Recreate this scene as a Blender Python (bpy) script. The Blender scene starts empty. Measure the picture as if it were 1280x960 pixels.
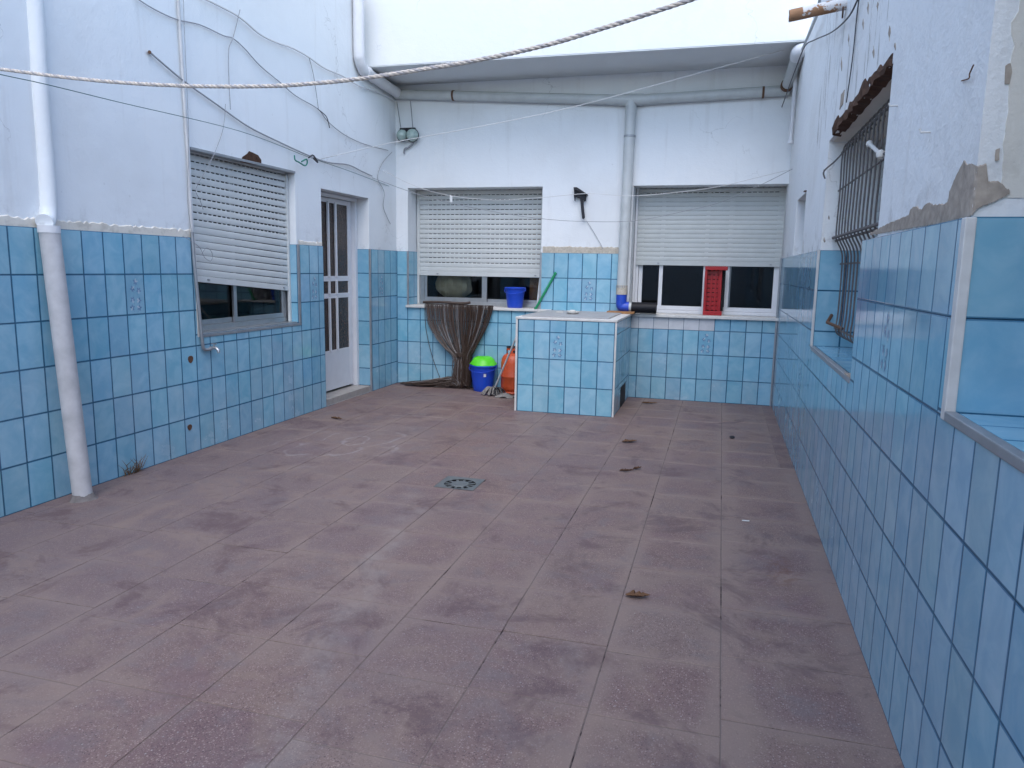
import bpy, bmesh, math, random
from mathutils import Vector, Matrix, noise
random.seed(7)
sc = bpy.context.scene
col = sc.collection
# ------------------------------------------------------------------ camera, sky, sun, exposure
H = 1.55
F = 925.0
RW = ((0.962526, 0.058341, -0.264840), (0.270632, -0.144063, 0.951843), (0.017378, -0.987847, -0.154453))
cam = bpy.data.cameras.new('camera')
cam.sensor_width = 36.0
cam.lens = 36.0 * F / 1280.0
cam.clip_start = 0.02
cam.clip_end = 2000
camo = bpy.data.objects.new('camera', cam)
col.objects.link(camo)
camo.matrix_world = Matrix(((RW[0][0], -RW[0][1], -RW[0][2], 0), (RW[1][0], -RW[1][1], -RW[1][2], 0),
                            (RW[2][0], -RW[2][1], -RW[2][2], H), (0, 0, 0, 1)))
sc.camera = camo
SUN_EL, SUN_AZ = 56.0, 168.0     # azimuth clockwise from +Y (the veiled sun stands to the right, behind the camera)
w = bpy.data.worlds.new('World')
sc.world = w
w.use_nodes = True
wn = w.node_tree
sky = wn.nodes.new('ShaderNodeTexSky')
sky.sky_type = 'NISHITA'
sky.sun_disc = False
sky.sun_elevation = math.radians(SUN_EL)
sky.sun_rotation = math.radians(SUN_AZ)
sky.air_density = 1.0
sky.dust_density = 1.2
sky.ozone_density = 1.0
bg = wn.nodes['Background']
wn.links.new(sky.outputs[0], bg.inputs[0])
bg.inputs[1].default_value = 0.15
sd = bpy.data.lights.new('sun', 'SUN')
sd.energy = 0.5
sd.angle = math.radians(50)
sd.color = (1.0, 0.96, 0.92)
so = bpy.data.objects.new('sun', sd)
col.objects.link(so)
a, e = math.radians(SUN_AZ), math.radians(SUN_EL)
sv = Vector((math.sin(a) * math.cos(e), math.cos(a) * math.cos(e), math.sin(e)))
so.rotation_euler = sv.to_track_quat('Z', 'Y').to_euler()
so.location = sv * 30
vs = sc.view_settings
vs.view_transform = 'Standard'
vs.look = 'None'
vs.gamma = 1.0
vs.exposure = 1.42
vs.use_curve_mapping = False
sc.cycles.use_denoising = True
sc.cycles.max_bounces = 6
sc.cycles.diffuse_bounces = 3
sc.cycles.glossy_bounces = 3
sc.cycles.use_adaptive_sampling = True
sc.cycles.adaptive_threshold = 0.02
sc.cycles.sample_clamp_indirect = 6.0

# ------------------------------------------------------------------ measuring: a point of the photograph on a plane of the place
XL, XR, YB = -4.14, 0.66, 9.10
def ray(p):
    d = (p[0] - 640.0, p[1] - 480.0, F)
    return Vector([sum(RW[i][j] * d[j] for j in range(3)) for i in range(3)])
def onx(p, x):
    d = ray(p); return Vector((0, 0, H)) + d * (x / d.x)
def ony(p, y):
    d = ray(p); return Vector((0, 0, H)) + d * (y / d.y)
def onz(p, z=0.0):
    d = ray(p); return Vector((0, 0, H)) + d * ((z - H) / d.z)
def onl(p, off=0.02): return onx(p, XL + off)
def onr(p, off=0.02): return onx(p, XR - off)
def onb(p, off=0.02): return ony(p, YB - off)

# ------------------------------------------------------------------ materials
class NT:
    def __init__(s, name):
        s.m = bpy.data.materials.new(name); s.m.use_nodes = True
        s.t = s.m.node_tree; s.n = s.t.nodes; s.b = s.n['Principled BSDF']
    def link(s, a, b): s.t.links.new(a, b)
    def node(s, kind, **kw):
        n = s.n.new(kind)
        for k, v in kw.items(): setattr(n, k, v)
        return n
    def put(s, sock, v):
        if hasattr(v, 'is_output') or isinstance(v, bpy.types.NodeSocket): s.link(v, sock)
        elif isinstance(v, (tuple, list)) and sock.type == 'RGBA' and len(v) == 3: sock.default_value = (*v, 1)
        else: sock.default_value = v
    def pos(s):
        return s.node('ShaderNodeNewGeometry').outputs['Position']
    def rnd(s):
        return s.node('ShaderNodeObjectInfo').outputs['Random']
    def noise(s, vec, scale, detail=4, rough=0.55, dist=0.0):
        n = s.node('ShaderNodeTexNoise')
        s.put(n.inputs['Vector'], vec); n.inputs['Scale'].default_value = scale
        n.inputs['Detail'].default_value = min(detail, 5); n.inputs['Roughness'].default_value = rough
        n.inputs['Distortion'].default_value = dist
        return n.outputs['Fac']
    def math(s, op, a, b=0.0, c=0.0, clamp=False):
        n = s.node('ShaderNodeMath', operation=op, use_clamp=clamp)
        s.put(n.inputs[0], a); s.put(n.inputs[1], b); s.put(n.inputs[2], c)
        return n.outputs[0]
    def vmath(s, op, a, b):
        n = s.node('ShaderNodeVectorMath', operation=op)
        s.put(n.inputs[0], a); s.put(n.inputs[1], b)
        return n.outputs[0]
    def mix(s, f, a, b, mode='MIX'):
        n = s.node('ShaderNodeMix', data_type='RGBA', blend_type=mode)
        s.put(n.inputs[0], f); s.put(n.inputs[6], a); s.put(n.inputs[7], b)
        return n.outputs[2]
    def step(s, v, lo, hi, a=0.0, b=1.0):
        n = s.node('ShaderNodeMapRange', interpolation_type='SMOOTHSTEP')
        s.put(n.inputs[0], v); n.inputs[1].default_value = lo; n.inputs[2].default_value = hi
        n.inputs[3].default_value = a; n.inputs[4].default_value = b
        return n.outputs[0]
    def sep(s, v):
        n = s.node('ShaderNodeSeparateXYZ'); s.put(n.inputs[0], v); return n.outputs
    def bump(s, h, strength, dist=0.01, normal=None):
        n = s.node('ShaderNodeBump'); s.put(n.inputs['Height'], h)
        n.inputs['Strength'].default_value = strength; n.inputs['Distance'].default_value = dist
        if normal is not None: s.link(normal, n.inputs['Normal'])
        return n.outputs[0]
    def out(s, color=None, rough=None, normal=None, metallic=None, spec=None):
        if color is not None: s.put(s.b.inputs['Base Color'], color)
        if rough is not None: s.put(s.b.inputs['Roughness'], rough)
        if normal is not None: s.link(normal, s.b.inputs['Normal'])
        if metallic is not None: s.b.inputs['Metallic'].default_value = metallic
        if spec is not None: s.b.inputs['Specular IOR Level'].default_value = spec
        return s.m
M = {}
def simple(name, c, rough=0.5, metallic=0.0, var=0.12, scale=30.0, bump=0.05, spec=0.5):
    n = NT(name); p = n.pos()
    f = n.noise(p, scale, 5)
    dark = tuple(x * (1 - 2 * var) for x in c); light = tuple(min(1, x * (1 + var)) for x in c)
    M[name] = n.out(n.mix(f, dark, light), n.math('MULTIPLY_ADD', f, 0.2, rough - 0.1), n.bump(f, bump, 0.004), metallic, spec)
    return M[name]
def plaster(name, base, dirt, flake=None, flakes_at=None, dirty=0.5, bumps=0.35):
    n = NT(name); p = n.pos()
    big = n.noise(p, 0.9, 4, 0.6)
    mid = n.noise(p, 5.0, 6, 0.65)
    fine = n.noise(p, 60.0, 4, 0.6)
    xyz = n.sep(p)
    st = n.node('ShaderNodeCombineXYZ')
    n.link(n.math('MULTIPLY', xyz[0], 9.0), st.inputs[0]); n.link(n.math('MULTIPLY', xyz[1], 9.0), st.inputs[1])
    n.link(n.math('MULTIPLY', xyz[2], 0.7), st.inputs[2])
    streak = n.step(n.noise(st.outputs[0], 1.0, 5, 0.6), 0.56, 0.74)
    patch = n.step(big, 0.45, 0.7)
    c = n.mix(n.math('MULTIPLY', patch, 0.3 * dirty), base, dirt)
    c = n.mix(n.math('MULTIPLY', streak, 0.34 * dirty), c, dirt)
    spots = n.step(n.noise(p, 22.0, 3, 0.5), 0.72, 0.78)
    c = n.mix(n.math('MULTIPLY', spots, 0.25 * dirty), c, tuple(x * 0.6 for x in dirt))
    hgt = n.math('ADD', n.math('MULTIPLY', mid, 1.0), n.math('MULTIPLY', fine, 0.22))
    wv = n.node('ShaderNodeTexNoise'); n.put(wv.inputs['Vector'], p); wv.inputs['Scale'].default_value = 2.2; wv.inputs['Detail'].default_value = 6
    vo = n.node('ShaderNodeTexVoronoi', feature='DISTANCE_TO_EDGE'); vo.inputs['Scale'].default_value = 0.75
    n.put(vo.inputs['Vector'], n.vmath('ADD', p, n.vmath('MULTIPLY', wv.outputs['Color'], (0.7, 0.7, 0.7))))
    crack = n.math('MULTIPLY', n.step(vo.outputs['Distance'], 0.0008, 0.0030, 1.0, 0.0), n.step(n.noise(p, 1.1, 3), 0.50, 0.60))
    c = n.mix(n.math('MULTIPLY', crack, 0.30), c, tuple(x * 0.45 for x in dirt))
    rep_ = n.step(n.noise(n.vmath('ADD', p, (7.0, 2.0, 4.0)), 0.7, 8, 0.62, 0.4), 0.56, 0.575)
    c = n.mix(n.math('MULTIPLY', rep_, 0.10 * dirty + 0.04), c, (0.86, 0.86, 0.84))
    # grime and chipped paint just above the tiles
    low = n.math('MULTIPLY', n.step(xyz[2], 1.70, 1.98, 1.0, 0.0), n.step(n.noise(p, 7.0, 6, 0.7), 0.5, 0.66))
    c = n.mix(n.math('MULTIPLY', low, 0.55 * dirty), c, tuple(x * 0.62 for x in dirt))
    if flake:
        # old paint lost in vertical scabs on part of the wall
        fl = n.noise(st.outputs[0], 1.6, 7, 0.72)
        y0, y1, z0 = flakes_at
        reg = n.math('MULTIPLY', n.math('MULTIPLY', n.step(xyz[1], y0 - 0.3, y0 + 0.2), n.step(xyz[1], y1 - 0.3, y1 + 0.4, 1.0, 0.0)), n.step(xyz[2], z0 - 0.1, z0 + 0.4))
        reg = n.math('MULTIPLY_ADD', reg, 0.14, 0.0)
        k = n.step(n.math('ADD', fl, reg), 0.71, 0.725)
        c = n.mix(n.math('MULTIPLY', k, 0.8), c, flake)
    M[name] = n.out(c, 0.85, n.bump(hgt, bumps, 0.012), spec=0.2)
plaster('plaster_left', (0.755, 0.785, 0.80), (0.57, 0.57, 0.56), dirty=0.8, bumps=0.6)
plaster('plaster_back', (0.755, 0.785, 0.80), (0.56, 0.56, 0.55), dirty=0.8, bumps=0.6)
plaster('plaster_upper', (0.71, 0.735, 0.74), (0.62, 0.64, 0.64), dirty=0.5)
plaster('plaster_right', (0.80, 0.81, 0.80), (0.60, 0.57, 0.52), flake=(0.36, 0.34, 0.31), flakes_at=(3.6, 6.6, 2.3), dirty=1.0, bumps=0.9)
plaster('plaster_cream', (0.72, 0.68, 0.60), (0.56, 0.51, 0.43), dirty=0.8, bumps=0.6)
plaster('soffit_grey', (0.68, 0.71, 0.72), (0.58, 0.60, 0.61), dirty=0.4)

def tile_mat(name, light, dark, rough=0.10):
    n = NT(name); p = n.pos(); r = n.rnd()
    off = n.node('ShaderNodeCombineXYZ')
    n.link(n.math('MULTIPLY', r, 37.0), off.inputs[0]); n.link(n.math('MULTIPLY', r, 91.0), off.inputs[1]); n.link(n.math('MULTIPLY', r, 53.0), off.inputs[2])
    q = n.vmath('ADD', p, off.outputs[0])
    cl = n.step(n.noise(q, 7.0, 5, 0.6, 0.6), 0.3, 0.72)
    c = n.mix(cl, dark, light)
    hs = n.node('ShaderNodeHueSaturation')
    n.link(n.math('MULTIPLY_ADD', r, 0.012, 0.494), hs.inputs['Hue'])
    r2 = n.math('FRACT', n.math('MULTIPLY', r, 7.31))
    n.link(n.math('MULTIPLY_ADD', r2, 0.12, 0.94), hs.inputs['Value'])
    n.link(n.math('MULTIPLY_ADD', n.math('FRACT', n.math('MULTIPLY', r, 13.7)), 0.16, 0.92), hs.inputs['Saturation'])
    n.link(c, hs.inputs['Color'])
    # limescale film and splashes near the floor
    z = n.sep(p)[2]
    film = n.math('MULTIPLY', n.step(n.noise(p, 3.0, 6, 0.65), 0.45, 0.75), n.step(z, 0.0, 1.2, 0.30, 0.08))
    c2 = n.mix(film, hs.outputs[0], (0.42, 0.46, 0.48))
    rg = n.math('ADD', n.math('MULTIPLY', film, 0.9), rough)
    wav = n.noise(q, 5.0, 2, 0.4)
    M[name] = n.out(c2, rg, n.bump(wav, 0.05, 0.01), spec=0.5)
tile_mat('tile_blue', (0.275, 0.490, 0.605), (0.190, 0.410, 0.545))
tile_mat('tile_rim', (0.072, 0.215, 0.340), (0.052, 0.170, 0.280))
tile_mat('tile_white', (0.60, 0.62, 0.64), (0.50, 0.52, 0.55))
simple('grout_blue', (0.035, 0.100, 0.165), 0.9, scale=25, var=0.3, spec=0.1)
simple('flower_blue', (0.12, 0.23, 0.38), 0.3)
simple('flower_pale', (0.40, 0.50, 0.58), 0.3)
simple('mortar', (0.55, 0.50, 0.42), 0.95, var=0.25, scale=40, bump=0.6, spec=0.1)
simple('bare_render', (0.44, 0.375, 0.31), 0.95, var=0.28, scale=28, bump=0.8, spec=0.1)
simple('cement', (0.20, 0.185, 0.18), 0.95, var=0.25, scale=30, bump=0.6, spec=0.1)
simple('hole_dark', (0.12, 0.06, 0.035), 0.9)

def slab_mat():
    n = NT('terrazzo'); p = n.pos(); r = n.rnd()
    r2 = n.math('FRACT', n.math('MULTIPLY', r, 17.3))
    K = 0.77
    C = lambda *c: (c[0] * K * 1.07, c[1] * K * 0.995, c[2] * K * 0.93)
    base = n.mix(r, C(0.205, 0.138, 0.142), C(0.225, 0.160, 0.150))
    base = n.mix(n.math('MULTIPLY', n.step(r2, 0.72, 1.0), 0.5), base, C(0.155, 0.10, 0.122))
    base = n.mix(n.math('MULTIPLY', n.step(r2, 0.0, 0.25, 1.0, 0.0), 0.45), base, C(0.27, 0.215, 0.195))
    # marble chips of two sizes
    for sc_, lo, am in ((230.0, 0.40, 0.75), (120.0, 0.55, 0.85)):
        v = n.node('ShaderNodeTexVoronoi'); n.put(v.inputs['Vector'], p); v.inputs['Scale'].default_value = sc_
        cs = n.sep(v.outputs['Color'])
        edge = n.step(v.outputs['Distance'], 0.28, 0.46, 1.0, 0.0)
        base = n.mix(n.math('MULTIPLY', n.math('MULTIPLY', edge, n.step(cs[0], lo, lo + 0.05)), am), base, C(0.40, 0.33, 0.31))
        base = n.mix(n.math('MULTIPLY', n.math('MULTIPLY', edge, n.step(cs[1], lo + 0.1, lo + 0.15)), am), base, C(0.085, 0.055, 0.06))
        base = n.mix(n.math('MULTIPLY', n.math('MULTIPLY', edge, n.step(cs[2], 0.992, 0.996)), 0.6), base, (0.42, 0.41, 0.40))
    # uneven tint: beige, violet and blue-grey clouds
    h1 = n.noise(n.vmath('ADD', p, (2.0, 9.0, 1.0)), 4.5, 6, 0.65, 0.4); h2 = n.noise(n.vmath('ADD', p, (8.0, 1.0, 5.0)), 3.3, 6, 0.65, 0.4)
    base = n.mix(n.math('MULTIPLY', n.step(h1, 0.52, 0.66), 0.42), base, C(0.275, 0.215, 0.180))
    base = n.mix(n.math('MULTIPLY', n.step(h1, 0.48, 0.34), 0.40), base, C(0.175, 0.165, 0.188))
    base = n.mix(n.math('MULTIPLY', n.step(h2, 0.54, 0.68), 0.40), base, C(0.195, 0.125, 0.148))
    # worn, paler rims of the slabs and dirt kept in them
    tc = n.node('ShaderNodeTexCoord').outputs['Object']
    o3 = n.sep(tc)
    rim = n.math('MAXIMUM', n.math('ABSOLUTE', o3[0]), n.math('ABSOLUTE', o3[1]))
    rn = n.noise(p, 3.0, 6, 0.7)
    xr_ = n.sep(p)[0]
    rimf = n.math('MULTIPLY', n.step(n.math('ADD', rim, n.math('MULTIPLY_ADD', rn, 0.12, -0.06)), 0.14, 0.22), n.math('MAXIMUM', n.step(n.noise(p, 0.8, 3), 0.40, 0.58), n.step(xr_, -1.0, -0.3)))
    base = n.mix(n.math('MULTIPLY', rimf, 0.60), base, C(0.30, 0.238, 0.215))
    # trodden dust, cement film and damp
    dust = n.step(n.noise(n.vmath('ADD', p, (1.3, 0.4, 0.0)), 0.45, 6, 0.62, 0.5), 0.40, 0.68)
    xyz = n.sep(p)
    left = n.step(xyz[0], -1.2, -2.9)
    left = n.math('MULTIPLY', left, n.step(xyz[1], 6.0, 4.4))
    dust = n.math('MAXIMUM', dust, n.math('MULTIPLY', left, 0.85))
    base = n.mix(n.math('MULTIPLY', dust, 0.55), base, C(0.195, 0.172, 0.188))
    wear = n.step(n.noise(p, 1.9, 7, 0.76, 0.8), 0.48, 0.64)
    base = n.mix(n.math('MULTIPLY', wear, 0.62), base, C(0.275, 0.222, 0.205))
    grime = n.step(n.noise(n.vmath('ADD', p, (5.0, 3.0, 0.0)), 2.2, 7, 0.78, 0.6), 0.51, 0.66)
    base = n.mix(n.math('MULTIPLY', grime, 0.62), base, C(0.115, 0.075, 0.088))
    grit = n.step(n.noise(p, 26.0, 6, 0.75), 0.60, 0.72)
    base = n.mix(n.math('MULTIPLY', grit, 0.4), base, C(0.09, 0.065, 0.07))
    # dried swirl of lime by the door
    dx = n.math('DIVIDE', n.math('SUBTRACT', xyz[0], -3.10), 0.80)
    dy = n.math('DIVIDE', n.math('SUBTRACT', xyz[1], 5.75), 0.95)
    rad = n.math('SQRT', n.math('ADD', n.math('MULTIPLY', dx, dx), n.math('MULTIPLY', dy, dy)))
    zone = n.step(rad, 0.35, 1.1, 1.0, 0.0)
    ns = n.noise(p, 1.1, 3, 0.5, 0.6)
    line = n.step(n.math('ABSOLUTE', n.math('SUBTRACT', n.math('FRACT', n.math('ADD', n.math('MULTIPLY', rad, 3.1), n.math('MULTIPLY', ns, 4.2))), 0.5)), 0.0, 0.10, 1.0, 0.0)
    base = n.mix(n.math('MULTIPLY', n.math('MULTIPLY', zone, n.math('MULTIPLY_ADD', line, 0.55, 0.10)), n.step(n.noise(p, 5.0, 5), 0.32, 0.62)), base, (0.32, 0.29, 0.29))
    # a pale cement smear running down the yard
    cx = n.math('MULTIPLY_ADD', xyz[1], -0.245, -0.84)
    dd = n.math('ABSOLUTE', n.math('SUBTRACT', n.math('SUBTRACT', xyz[0], cx), n.math('MULTIPLY_ADD', n.noise(p, 1.7, 5), 0.6, -0.3)))
    smear = n.math('MULTIPLY', n.math('MULTIPLY', n.step(dd, 0.0, 0.12, 1.0, 0.0), n.step(xyz[1], 4.3, 4.9, 1.0, 0.0)), n.step(n.noise(p, 5.0, 7, 0.75), 0.38, 0.66))
    base = n.mix(n.math('MULTIPLY', smear, 0.5), base, C(0.31, 0.29, 0.29))
    # rusty spill by the right wall
    sx = n.math('DIVIDE', n.math('SUBTRACT', xyz[0], 0.40), 0.09); sy = n.math('DIVIDE', n.math('SUBTRACT', xyz[1], 3.95), 0.22)
    sr = n.math('SQRT', n.math('ADD', n.math('MULTIPLY', sx, sx), n.math('MULTIPLY', sy, sy)))
    rust = n.math('MULTIPLY', n.step(sr, 0.3, 1.3, 1.0, 0.0), n.step(n.noise(p, 14.0, 5, 0.7), 0.45, 0.6))
    base = n.mix(n.math('MULTIPLY', rust, 0.7), base, (0.13, 0.06, 0.04))
    rg = n.math('MULTIPLY_ADD', wear, 0.12, 0.52)
    rg = n.math('ADD', rg, n.math('MULTIPLY', dust, 0.12))
    hb = n.math('ADD', n.noise(p, 150.0, 3, 0.6), n.math('MULTIPLY', n.noise(p, 18.0, 5, 0.7), 1.5))
    M['terrazzo'] = n.out(base, rg, n.bump(hb, 0.14, 0.003), spec=0.32)
slab_mat()
def bed_mat():
    n = NT('joint_dirt'); p = n.pos()
    k = n.step(n.noise(p, 1.6, 7, 0.8), 0.40, 0.48)
    M['joint_dirt'] = n.out(n.mix(k, (0.040, 0.030, 0.032), (0.165, 0.135, 0.128)), 0.95, spec=0.1)
bed_mat()
simple('earth', (0.22, 0.19, 0.15), 0.95, scale=3)
simple('aluminium', (0.50, 0.51, 0.52), 0.35, 0.85, var=0.1, scale=18)
simple('aluminium_dull', (0.36, 0.38, 0.40), 0.5, 0.6, var=0.15, scale=18)
simple('white_trim', (0.66, 0.65, 0.62), 0.5, var=0.14, scale=16)
simple('white_lacquer', (0.70, 0.71, 0.73), 0.35, var=0.06, scale=9)
simple('slat_cream', (0.60, 0.62, 0.60), 0.45, var=0.07, scale=7)
simple('slat_dark', (0.50, 0.53, 0.52), 0.5, var=0.07, scale=7)
simple('pvc_white', (0.60, 0.60, 0.60), 0.5, var=0.16, scale=6)
simple('pvc_dirty', (0.52, 0.52, 0.53), 0.6, var=0.22, scale=9)
simple('pvc_painted', (0.70, 0.71, 0.73), 0.7, var=0.08, scale=8)
simple('pvc_grey', (0.52, 0.55, 0.55), 0.4, var=0.12, scale=8)
simple('pvc_blue', (0.02, 0.07, 0.48), 0.35)
simple('pipe_black', (0.010, 0.010, 0.014), 0.5, spec=0.25)
simple('rust_iron', (0.16, 0.085, 0.05), 0.8, 0.2, var=0.3, scale=35, bump=0.5)
simple('iron_bar', (0.17, 0.155, 0.15), 0.7, 0.3, var=0.3, scale=40, bump=0.4)
simple('iron_black', (0.022, 0.022, 0.028), 0.6, 0.3)
simple('rotten_wood', (0.105, 0.06, 0.042), 0.95, var=0.4, scale=22, bump=1.0, spec=0.1)
simple('board_wood', (0.36, 0.18, 0.07), 0.7, var=0.3, scale=25)
simple('stone_sill', (0.40, 0.37, 0.34), 0.6, var=0.2, scale=14)
simple('tank_top', (0.36, 0.365, 0.37), 0.6, var=0.2, scale=9, bump=0.2)
simple('terracotta', (0.33, 0.17, 0.09), 0.85, var=0.3, scale=20, bump=0.4)
simple('bucket_blue', (0.012, 0.065, 0.50), 0.35, var=0.06)
simple('bowl_green', (0.10, 0.62, 0.02), 0.4, var=0.08)
simple('gas_orange', (0.55, 0.085, 0.025), 0.42, var=0.2, scale=12, bump=0.1)
simple('crate_red', (0.36, 0.007, 0.012), 0.4, var=0.1)
simple('handle_green', (0.015, 0.30, 0.12), 0.4)
simple('handle_white', (0.66, 0.68, 0.68), 0.4)
simple('mop_grey', (0.26, 0.245, 0.23), 0.95, var=0.3)
simple('plastic_black', (0.018, 0.018, 0.022), 0.5)
simple('cloth_bag', (0.72, 0.64, 0.42), 0.8, var=0.25, scale=12, bump=0.3)
simple('strand_brown', (0.075, 0.048, 0.036), 0.5, var=0.35, scale=60)
simple('strand_grey', (0.24, 0.23, 0.23), 0.35, var=0.2, scale=60)
simple('rope_beige', (0.66, 0.60, 0.53), 0.9, var=0.25, scale=90, bump=0.5)
simple('rope_grey', (0.46, 0.44, 0.44), 0.9, var=0.25, scale=90, bump=0.5)
simple('cable_grey', (0.30, 0.31, 0.33), 0.6)
simple('cable_white', (0.62, 0.62, 0.62), 0.6)
simple('cable_dark', (0.05, 0.052, 0.06), 0.6)
simple('cable_green', (0.05, 0.13, 0.13), 0.6)
simple('peg_green', (0.01, 0.20, 0.14), 0.5)
simple('leaf_brown', (0.13, 0.065, 0.03), 0.85, var=0.3, scale=60)
simple('weed_dry', (0.17, 0.10, 0.05), 0.9)
simple('room_dull', (0.10, 0.095, 0.09), 0.9)
simple('soap_white', (0.60, 0.59, 0.55), 0.5)
simple('drain_metal', (0.15, 0.165, 0.165), 0.6, 0.3, var=0.2, scale=30)
simple('void_dark', (0.012, 0.012, 0.014), 0.9)  # near-black colour standing in for the shade of unlit hollows
simple('label_white', (0.75, 0.75, 0.75), 0.5)
def glass(name, tint, rough=0.02, amount=0.0):
    n = NT(name)
    tr = n.node('ShaderNodeBsdfTransparent'); tr.inputs[0].default_value = (*tint, 1)
    gl = n.node('ShaderNodeBsdfGlossy'); gl.inputs['Roughness'].default_value = rough
    fr = n.node('ShaderNodeFresnel'); fr.inputs[0].default_value = 1.5
    mx = n.node('ShaderNodeMixShader')
    n.link(n.math('ADD', fr.outputs[0], amount), mx.inputs[0]); n.link(tr.outputs[0], mx.inputs[1]); n.link(gl.outputs[0], mx.inputs[2])
    n.link(mx.outputs[0], n.n['Material Output'].inputs['Surface'])
    M[name] = n.m
glass('window_glass', (0.80, 0.82, 0.83))
def rough_glass():
    n = NT('door_glass'); p = n.pos()
    b = n.noise(p, 70.0, 2, 0.5)
    sp = n.step(n.noise(p, 45.0, 3, 0.5), 0.55, 0.68)
    M['door_glass'] = n.out(n.mix(sp, (0.035, 0.022, 0.018), (0.10, 0.06, 0.04)), 0.25, n.bump(b, 0.6, 0.006))
rough_glass()
def lens():
    n = NT('lens_glass'); p = n.pos()
    M['lens_glass'] = n.out(n.mix(n.noise(p, 25.0), (0.22, 0.32, 0.29), (0.46, 0.56, 0.52)), 0.12)
lens()
def spout_mat():
    n = NT('spout_flaked'); p = n.pos()
    k = n.step(n.math('ADD', n.noise(p, 9.0, 5, 0.6), n.math('MULTIPLY', n.sep(p)[0], -0.35)), 0.32, 0.36)
    M['spout_flaked'] = n.out(n.mix(k, (0.66, 0.66, 0.66), n.mix(n.noise(p, 20.0, 5), (0.20, 0.10, 0.05), (0.42, 0.24, 0.13))), 0.85, n.bump(k, 0.4, 0.003))
spout_mat()

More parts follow.
